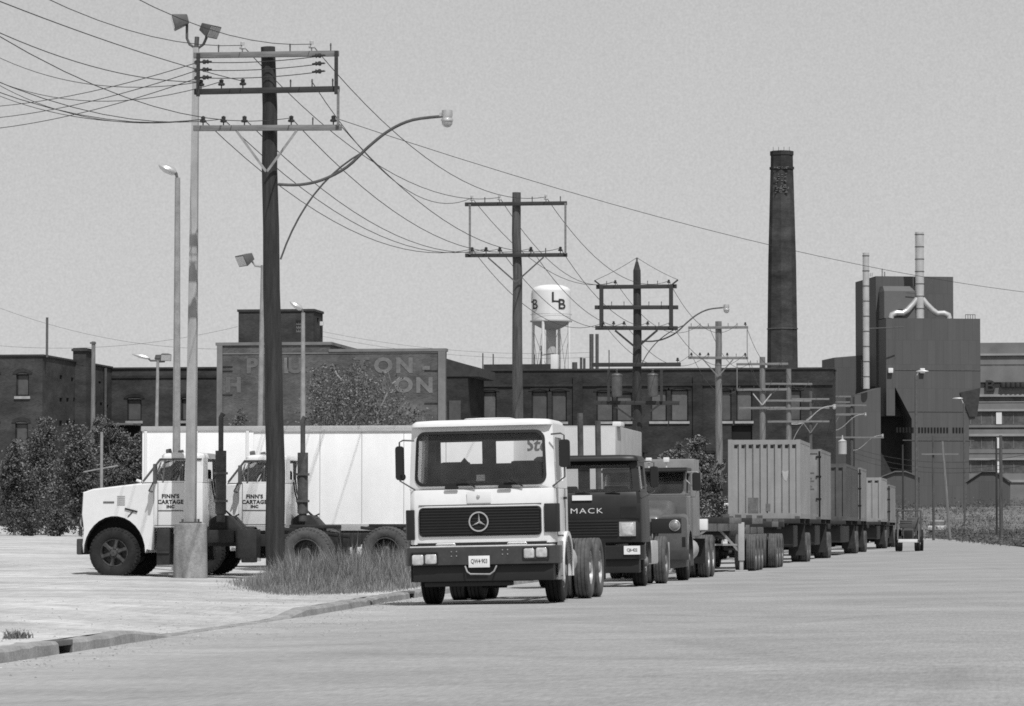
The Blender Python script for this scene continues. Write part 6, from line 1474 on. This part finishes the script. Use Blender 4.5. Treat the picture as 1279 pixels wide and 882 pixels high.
# roof stack with breeches
sx = fx(1152.5, 1)
def stack(parent, x, y, z0, z1, r, rings):
    o = MB().tube([(x, y, z0), (x, y, z1)], r, 20).build('steel_stack', M['steel_stack'], parent, smooth=50)
    for k in range(rings):
        z = lerp(z0, z1, (k+.8)/rings); MB().lathe([(r, z-.07), (r+.06, z-.05), (r+.06, z+.05), (r, z+.07)], 20, 'z', o=(x, y, 0)).build('stack_ring', M['galv_dark'], o)
    return o
so2 = stack(b, sx, 1.2, zq(398)-.02, zq(290), .66, 7)
for s_ in (-1, 1):
    MB().tube([(sx+s_*.1, 1.2, zq(370)), (sx+s_*1.0, 1.1, zq(380)), (sx+s_*1.9, 1.0, zq(388)), (sx+s_*2.6, 1.0, zq(392)), (sx+s_*3.6, 1.0, zq(391.5)), (sx+s_*4.3, 1.0, zq(394)), (sx+s_*4.4, 1.0, zq(398.3))], [.4, .42, .45, .45, .45, .45, .45], 12).build('flue_duct', M['steel_stack'], so2, smooth=60)
MB().tube([(sx-.7, .8, zq(367)), (sx-2.1, .8, zq(366))], .06, 6).tube([(sx+.5, .8, zq(372)), (sx+2, .9, zq(348))], .05, 6).build('stay', M['galv_dark'], so2)
for k, px in enumerate((1125, 1128)): MB().tube([(fx(px, 10), 10, zq(344)), (fx(px, 10), 10, zq(331+4*k))], .1, 6).build('roof_pipe', M['galv'], b)
rl = MB()
for k in range(5): x = fx(1208+k*3, 1); rl.tube([(x, .4, zq(398.3)), (x, .4, zq(393))], .05, 5)
rl.tube([(fx(1208, 1), .4, zq(393.3)), (fx(1220, 1), .4, zq(393.3))], .05, 5)
rl.build('roof_railing', M['galv_dark'], b); rl = MB()
for k in range(6): x = fx(1094+k*2.2, 10); rl.tube([(x, 6, zq(343.6)), (x, 6, zq(339))], .04, 5)
rl.build('roof_railing', M['galv_dark'], b)
# lower silo wing on the lot side
b2 = thing('factory_wing', 'squat clad factory wing with a tall thin bright steel stack beside the tower', 'building', (gx(1068, 555), 555, 0), phi)
o2x = b2.location.x
w2 = (1100-1068)/ (F/555)/cp
MB().loft([[(0, 0, -2), (w2, 0, -2), (w2, 6, -2), (0, 6, -2)], [(0, 0, zq(497)), (w2, 0, zq(486)), (w2, 6, zq(486)), (0, 6, zq(497))]]).build('wall', M['cladding'], b2, smooth=0)
MB().box(w2+.02, w2+5.5, 9, 14, -2, zq(482)).build('shaded_link', M['roofing'], b2, smooth=0)  # dark roof colour stands for the shadow side between wing and tower
stack(b2, .55+(1082-1068-5)/ (F/555), -.8, zq(488), zq(320), .48, 9)
MB().tube([(1.0, -.8, zq(414)), (7.5, .5, zq(411))], .08, 6).build('stay', M['galv_dark'], b2)
wg = thing('factory_shed', 'grey flat-fronted factory shed between the warehouse end and the steel stack', 'building', (gx(1043, 570), 570, 0), phi)
MB().loft([[(0, 0, -2), (6.2, 0, -2), (6.2, 9, -2), (0, 9, -2)], [(0, 0, zq(446)+.3), (6.2, 0, zq(439)), (6.2, 9, zq(439)), (0, 9, zq(446)+.3)]]).build('wall', M['cladding'], wg, smooth=0)
MB().tube([(4.2, -.2, -1), (4.2, -.2, zq(446))], .15, 8).build('downpipe', M['coping'], wg)
# banded building on the far side
Y = 640; x0 = gx(1205, Y); x1 = x0+30
b = thing('banded_building', 'pale horizontally banded factory building with a large dark letter on its front', 'building', (x0, Y, 0))
zq2 = lambda py: EYE+(HY-py)*Y/F
bands = [(430, 443.5, 'mid_wall', 0), (443.5, 446, 'concrete_band', -.25), (446, 457, 'mid_wall', .15), (457, 459, 'dark_glazing', .2), (459, 479, 'mid_wall', 0), (479, 485, 'dark_glazing', .25), (485, 494, 'mid_wall', 0), (494, 497, 'concrete_band', -.25), (497, 503, 'dark_glazing', .25), (503, 504, 'concrete_band', -.1), (504, 512.5, 'mid_wall', 0), (512.5, 515, 'concrete_band', -.25), (515, 532, 'dark_glazing', .25), (532, 535, 'mid_wall', 0), (535, 537.5, 'dark_glazing', .3), (537.5, 543, 'mid_wall', 0), (543, 546, 'concrete_band', -.25), (546, 562, 'dark_glazing', .25), (562, 567, 'mid_wall', 0), (567, 573, 'mid_wall', .1), (573, 575.5, 'concrete_band', -.25), (575.5, 592, 'dark_glazing', .25), (592, 600, 'mid_wall', 0), (600, 603, 'concrete_band', -.25), (603, 690, 'mid_wall', 0)]
for i, (a, c, m, d) in enumerate(bands):
    MB().box(0, x1-x0, d, 20, zq2(c), zq2(a)).build('storey_band', M[m], b, smooth=0)
for p0, p1 in ((516, 531), (547, 561), (576, 591)):
    MB().box(gx(1245, Y)-x0, gx(1252, Y)-x0, -.1, .24, zq2(p1), zq2(p0)).build('pale_panel', M['tank'], b, smooth=0)
    for k in range(9): MB().box(1.8*k+1, 1.8*k+1.12, .18, .245, zq2(p1), zq2(p0)).build('mullion', M['mid_wall'], b, smooth=0)
lt = text_obj('front_letter', 'B', 2.55, M['ink'], b, lambda u, v: (gx(1237.5, Y)-x0+u, -.55, zq2(484)+v), .03, 1, 1.3)
sd_ = lt.modifiers.new('depth', 'SOLIDIFY'); sd_.thickness = .3
MB().box(gx(1222, Y)-x0, gx(1300, Y)-x0, -.12, -.004, zq2(484.5), zq2(481.5)).build('sign_rail', M['ink'], b, smooth=0)
cn = MB()
for k in range(6): cn.lathe([(.02, -.5), (.45, -.4), (.5, 0), (.45, .4), (.02, .5)], 10, 'z', o=(gx(1254+k*6, Y)-x0, -.6, zq2(482.5)))
cn.build('sign_lobe', M['ink'], b, smooth=60)['kind'] = 'stuff'
# low sheds at the street end
for i, (p0, p1, pe, pr2, pb2, Ys, lab) in enumerate(((1103, 1147, 597, 590, 640, 500, 'low dark gabled shed in front of the factory base'), (1208, 1262, 604, 590, 640, 510, 'low gabled shed behind the lamp pole by the banded building'))):
    xa, xb = gx(p0, Ys), gx(p1, Ys); hz0, hz1, zb_ = gz(pe, Ys), gz(pr2, Ys), 0
    t = thing('shed', lab, 'shed', ((xa+xb)/2, Ys, 0)); hw = (xb-xa)/2
    MB().prism([(-hw, 0), (hw, 0), (hw, hz0), (hw*.3, hz1-.1), (-hw*.3, hz1-.1), (-hw, hz0)], 'y', 0, 8).build('wall', M['cladding'], t, smooth=0)
    MB().prism([(-hw-.2, hz0), (-hw*.3, hz1-.08), (hw*.3, hz1-.08), (hw+.2, hz0), (hw+.2, hz0+.14), (hw*.3, hz1+.1), (-hw*.3, hz1+.1), (-hw-.2, hz0+.14)], 'y', -.3, 8.3).build('roof', M['cladding_pale'], t, smooth=0)
    MB().box(-hw*.5, hw*.2, -.05, -.004, .2, hz0*.7).build('door', M['dark_glazing'], t, smooth=0)
# wire fence and a white parked car in the weeds
Yf = 370; t = thing('wire_fence', 'sparse wire fence with pale posts in the weeds beside the leaning pole', 'fence', (gx(1195, Yf), Yf, 0)); fx0 = t.location.x
for px in (1183, 1195, 1206, 1217, 1232, 1248, 1266):
    x = gx(px, Yf)-fx0; zz = verge_z(x+fx0, Yf); MB().tube([(x, 0, zz-.2), (x, 0, zz+1.5)], .045, 6).build('post', M['galv'], t)
fw = MB()
for k in range(3): fw.tube([(gx(1183, Yf)-fx0, 0, .6+.4*k+verge_z(fx0, Yf)), (gx(1266, Yf)-fx0, 0, .6+.4*k+verge_z(fx0, Yf))], .012, 4)
fw.build('fence_wire', M['galv_dark'], t)
def parked_car(label, px, Yc, L=4.4, m='white', rz=0):
    X = gx(px, Yc); zb_ = max(verge_z(X, Yc), .1) if px > 1000 else lot_z(X, Yc)
    t = thing('parked_car', label, 'car', (X, Yc, zb_), rz)
    h = L/2
    MB().prism([(-h, .35), (-h, .72), (-h+.25, .84), (-h+1.2, .90), (h-1.0, .92), (h-.1, .86), (h, .6), (h, .35)], 'y', -.85, .85).build('body', M[m], t, bev=.05)
    MB().prism([(-h+1.1, .88), (-h+1.75, 1.36), (h-1.6, 1.38), (h-.9, .90)], 'y', -.74, .74).build('cabin', M['dark_glazing'], t, bev=.05)
    MB().prism([(-h+1.65, 1.34), (-h+1.8, 1.42), (h-1.65, 1.43), (h-1.5, 1.35)], 'y', -.70, .70).build('roof', M[m], t, bev=.03)
    for x in (-h+.8, h-.85):
        for s in (-1, 1):
            e = wheel(t, s*.8, 0, .31, .18, 'front'); e.location = (x, s*.78, .31); e.rotation_euler = (0, 0, PI/2*s)
    for y in (-.6, .6): MB().box(-h-.02, -h+.03, y-.15, y+.15, .6, .75).build('headlight', M['lamp_glass'], t, bev=.01)
    MB().box(-h-.06, -h+.05, -.8, .8, .38, .5).box(h-.05, h+.06, -.8, .8, .38, .5).build('bumper', M['chrome'], t, bev=.02)
    return t
parked_car('small white car half hidden in the weeds at the road end', 1171, 408, L=4.0, m='lgrey_paint', rz=1.5)
parked_car('white car parked behind the leafy bush, seen through its leaves', 884, 178, m='white', rz=.2)
vn_y = 176; vx_ = gx(880, vn_y); t = thing('parked_van', 'pale van behind the leafy bush, its side glinting between the leaves', 'van', (vx_, vn_y+6, lot_z(vx_, vn_y)))
MB().prism([(-2.3, .35), (-2.3, 1.1), (-1.8, 1.25), (-1.3, 2.0), (2.3, 2.05), (2.3, .35)], 'y', -.9, .9).build('body', M['white'], t, bev=.06)
MB().box(-1.0, 1.9, -.915, -.905, 1.3, 1.8).build('side_window', M['dark_glazing'], t)
for x in (-1.5, 1.5):
    for s in (-1, 1): e = wheel(t, s*.8, 0, .34, .2, 'front'); e.location = (x, s*.82, .34); e.rotation_euler = (0, 0, PI/2*s)

# ------------------------------------------------------------------ planting
def tr_(label, px, Yt, ptop, spread_px, seed, **kw):
    X = gx(px, Yt); z = lot_z(X, Yt); h = gz(ptop, Yt)-z
    return tree(label, X, Yt, z, h, spread_px/(F/Yt), seed, **kw)
LG = 'bushes in front of the brick works'
for i, (px, Yt, pt, sp, sd_, lab) in enumerate(((18, 186, 556, 34, 21, 'low dark bush at the foot of the arched brick wall, by the picture edge'), (58, 192, 530, 42, 22, 'broad dark tree under the square chimney stub, with a pale bare trunk'), (100, 183, 535, 40, 23, 'dense dark tree in front of the plain grey pole'), (140, 194, 528, 36, 24, 'dark leafy tree just beyond the white tractor bonnet'), (170, 188, 545, 24, 25, 'dark bush against the end of the long white trailer'))):
    tr_(lab, px, Yt, pt, sp, sd_, leafm='leaf_dark' if i % 2 else 'leaf', barkm='bark_pale' if i == 1 else 'bark', n=260, per=80, size=.066, bare=.02, group=LG)
for i, (px, Yt, pt, sp, lab) in enumerate(((30, 178, 640, 18, 'scrubby low shrub at the lot edge below the brick works'), (75, 180, 645, 18, 'scrubby low shrub at the lot edge under the broad dark tree'), (118, 176, 642, 16, 'scrubby low shrub at the lot edge behind the tractor bumper'))):
    tr_(lab, px, Yt, pt, sp, 40+i, leafm='leaf', n=60, per=50, size=.07, bare=.0, name='shrub', cat='shrub', group='low shrubs at the lot edge')
for i, (px, Yt, pt, sp, pale, lab) in enumerate(((403, 225, 446, 38, 0, 'thin-leaved young tree by the dark tarred pole, before the sign wall'), (432, 215, 438, 44, 1, 'pale-trunked tree covering the middle of the painted sign'), (470, 222, 446, 42, 1, 'pale-trunked tree just before the painted O'), (447, 205, 478, 56, 0, 'bushy lower tree rising over the white trailer roof'), (513, 214, 494, 36, 0, 'low rounded tree below the last painted letter'), (300, 230, 508, 20, 0, 'small low bush at the foot of the sign wall'))):
    tr_(lab, px, Yt, pt, sp, 60+i, leafm='leaf_pale' if i % 2 == 0 else 'leaf', barkm='bark_pale' if pale else 'bark', n=120 if i != 4 else 150, per=30, size=.08, bare=.42 if i < 3 else .1, thin=1.5, group='trees before the painted sign wall')
for i, (px, Yt, pt, sp, lab) in enumerate(((838, 172, 560, 24, 'leafy bush just behind the bonneted grey tractor'), (868, 168, 548, 28, 'leafy bush at the foot of the grey pole with two pale crossarms'), (895, 174, 572, 18, 'leafy bush touching the pale corrugated container'))):
    tr_(lab, px, Yt, pt, sp, 80+i, leafm='leaf_pale', n=150, per=55, size=.07, bare=.03, name='bush', cat='bush', group='bushes behind the truck row')
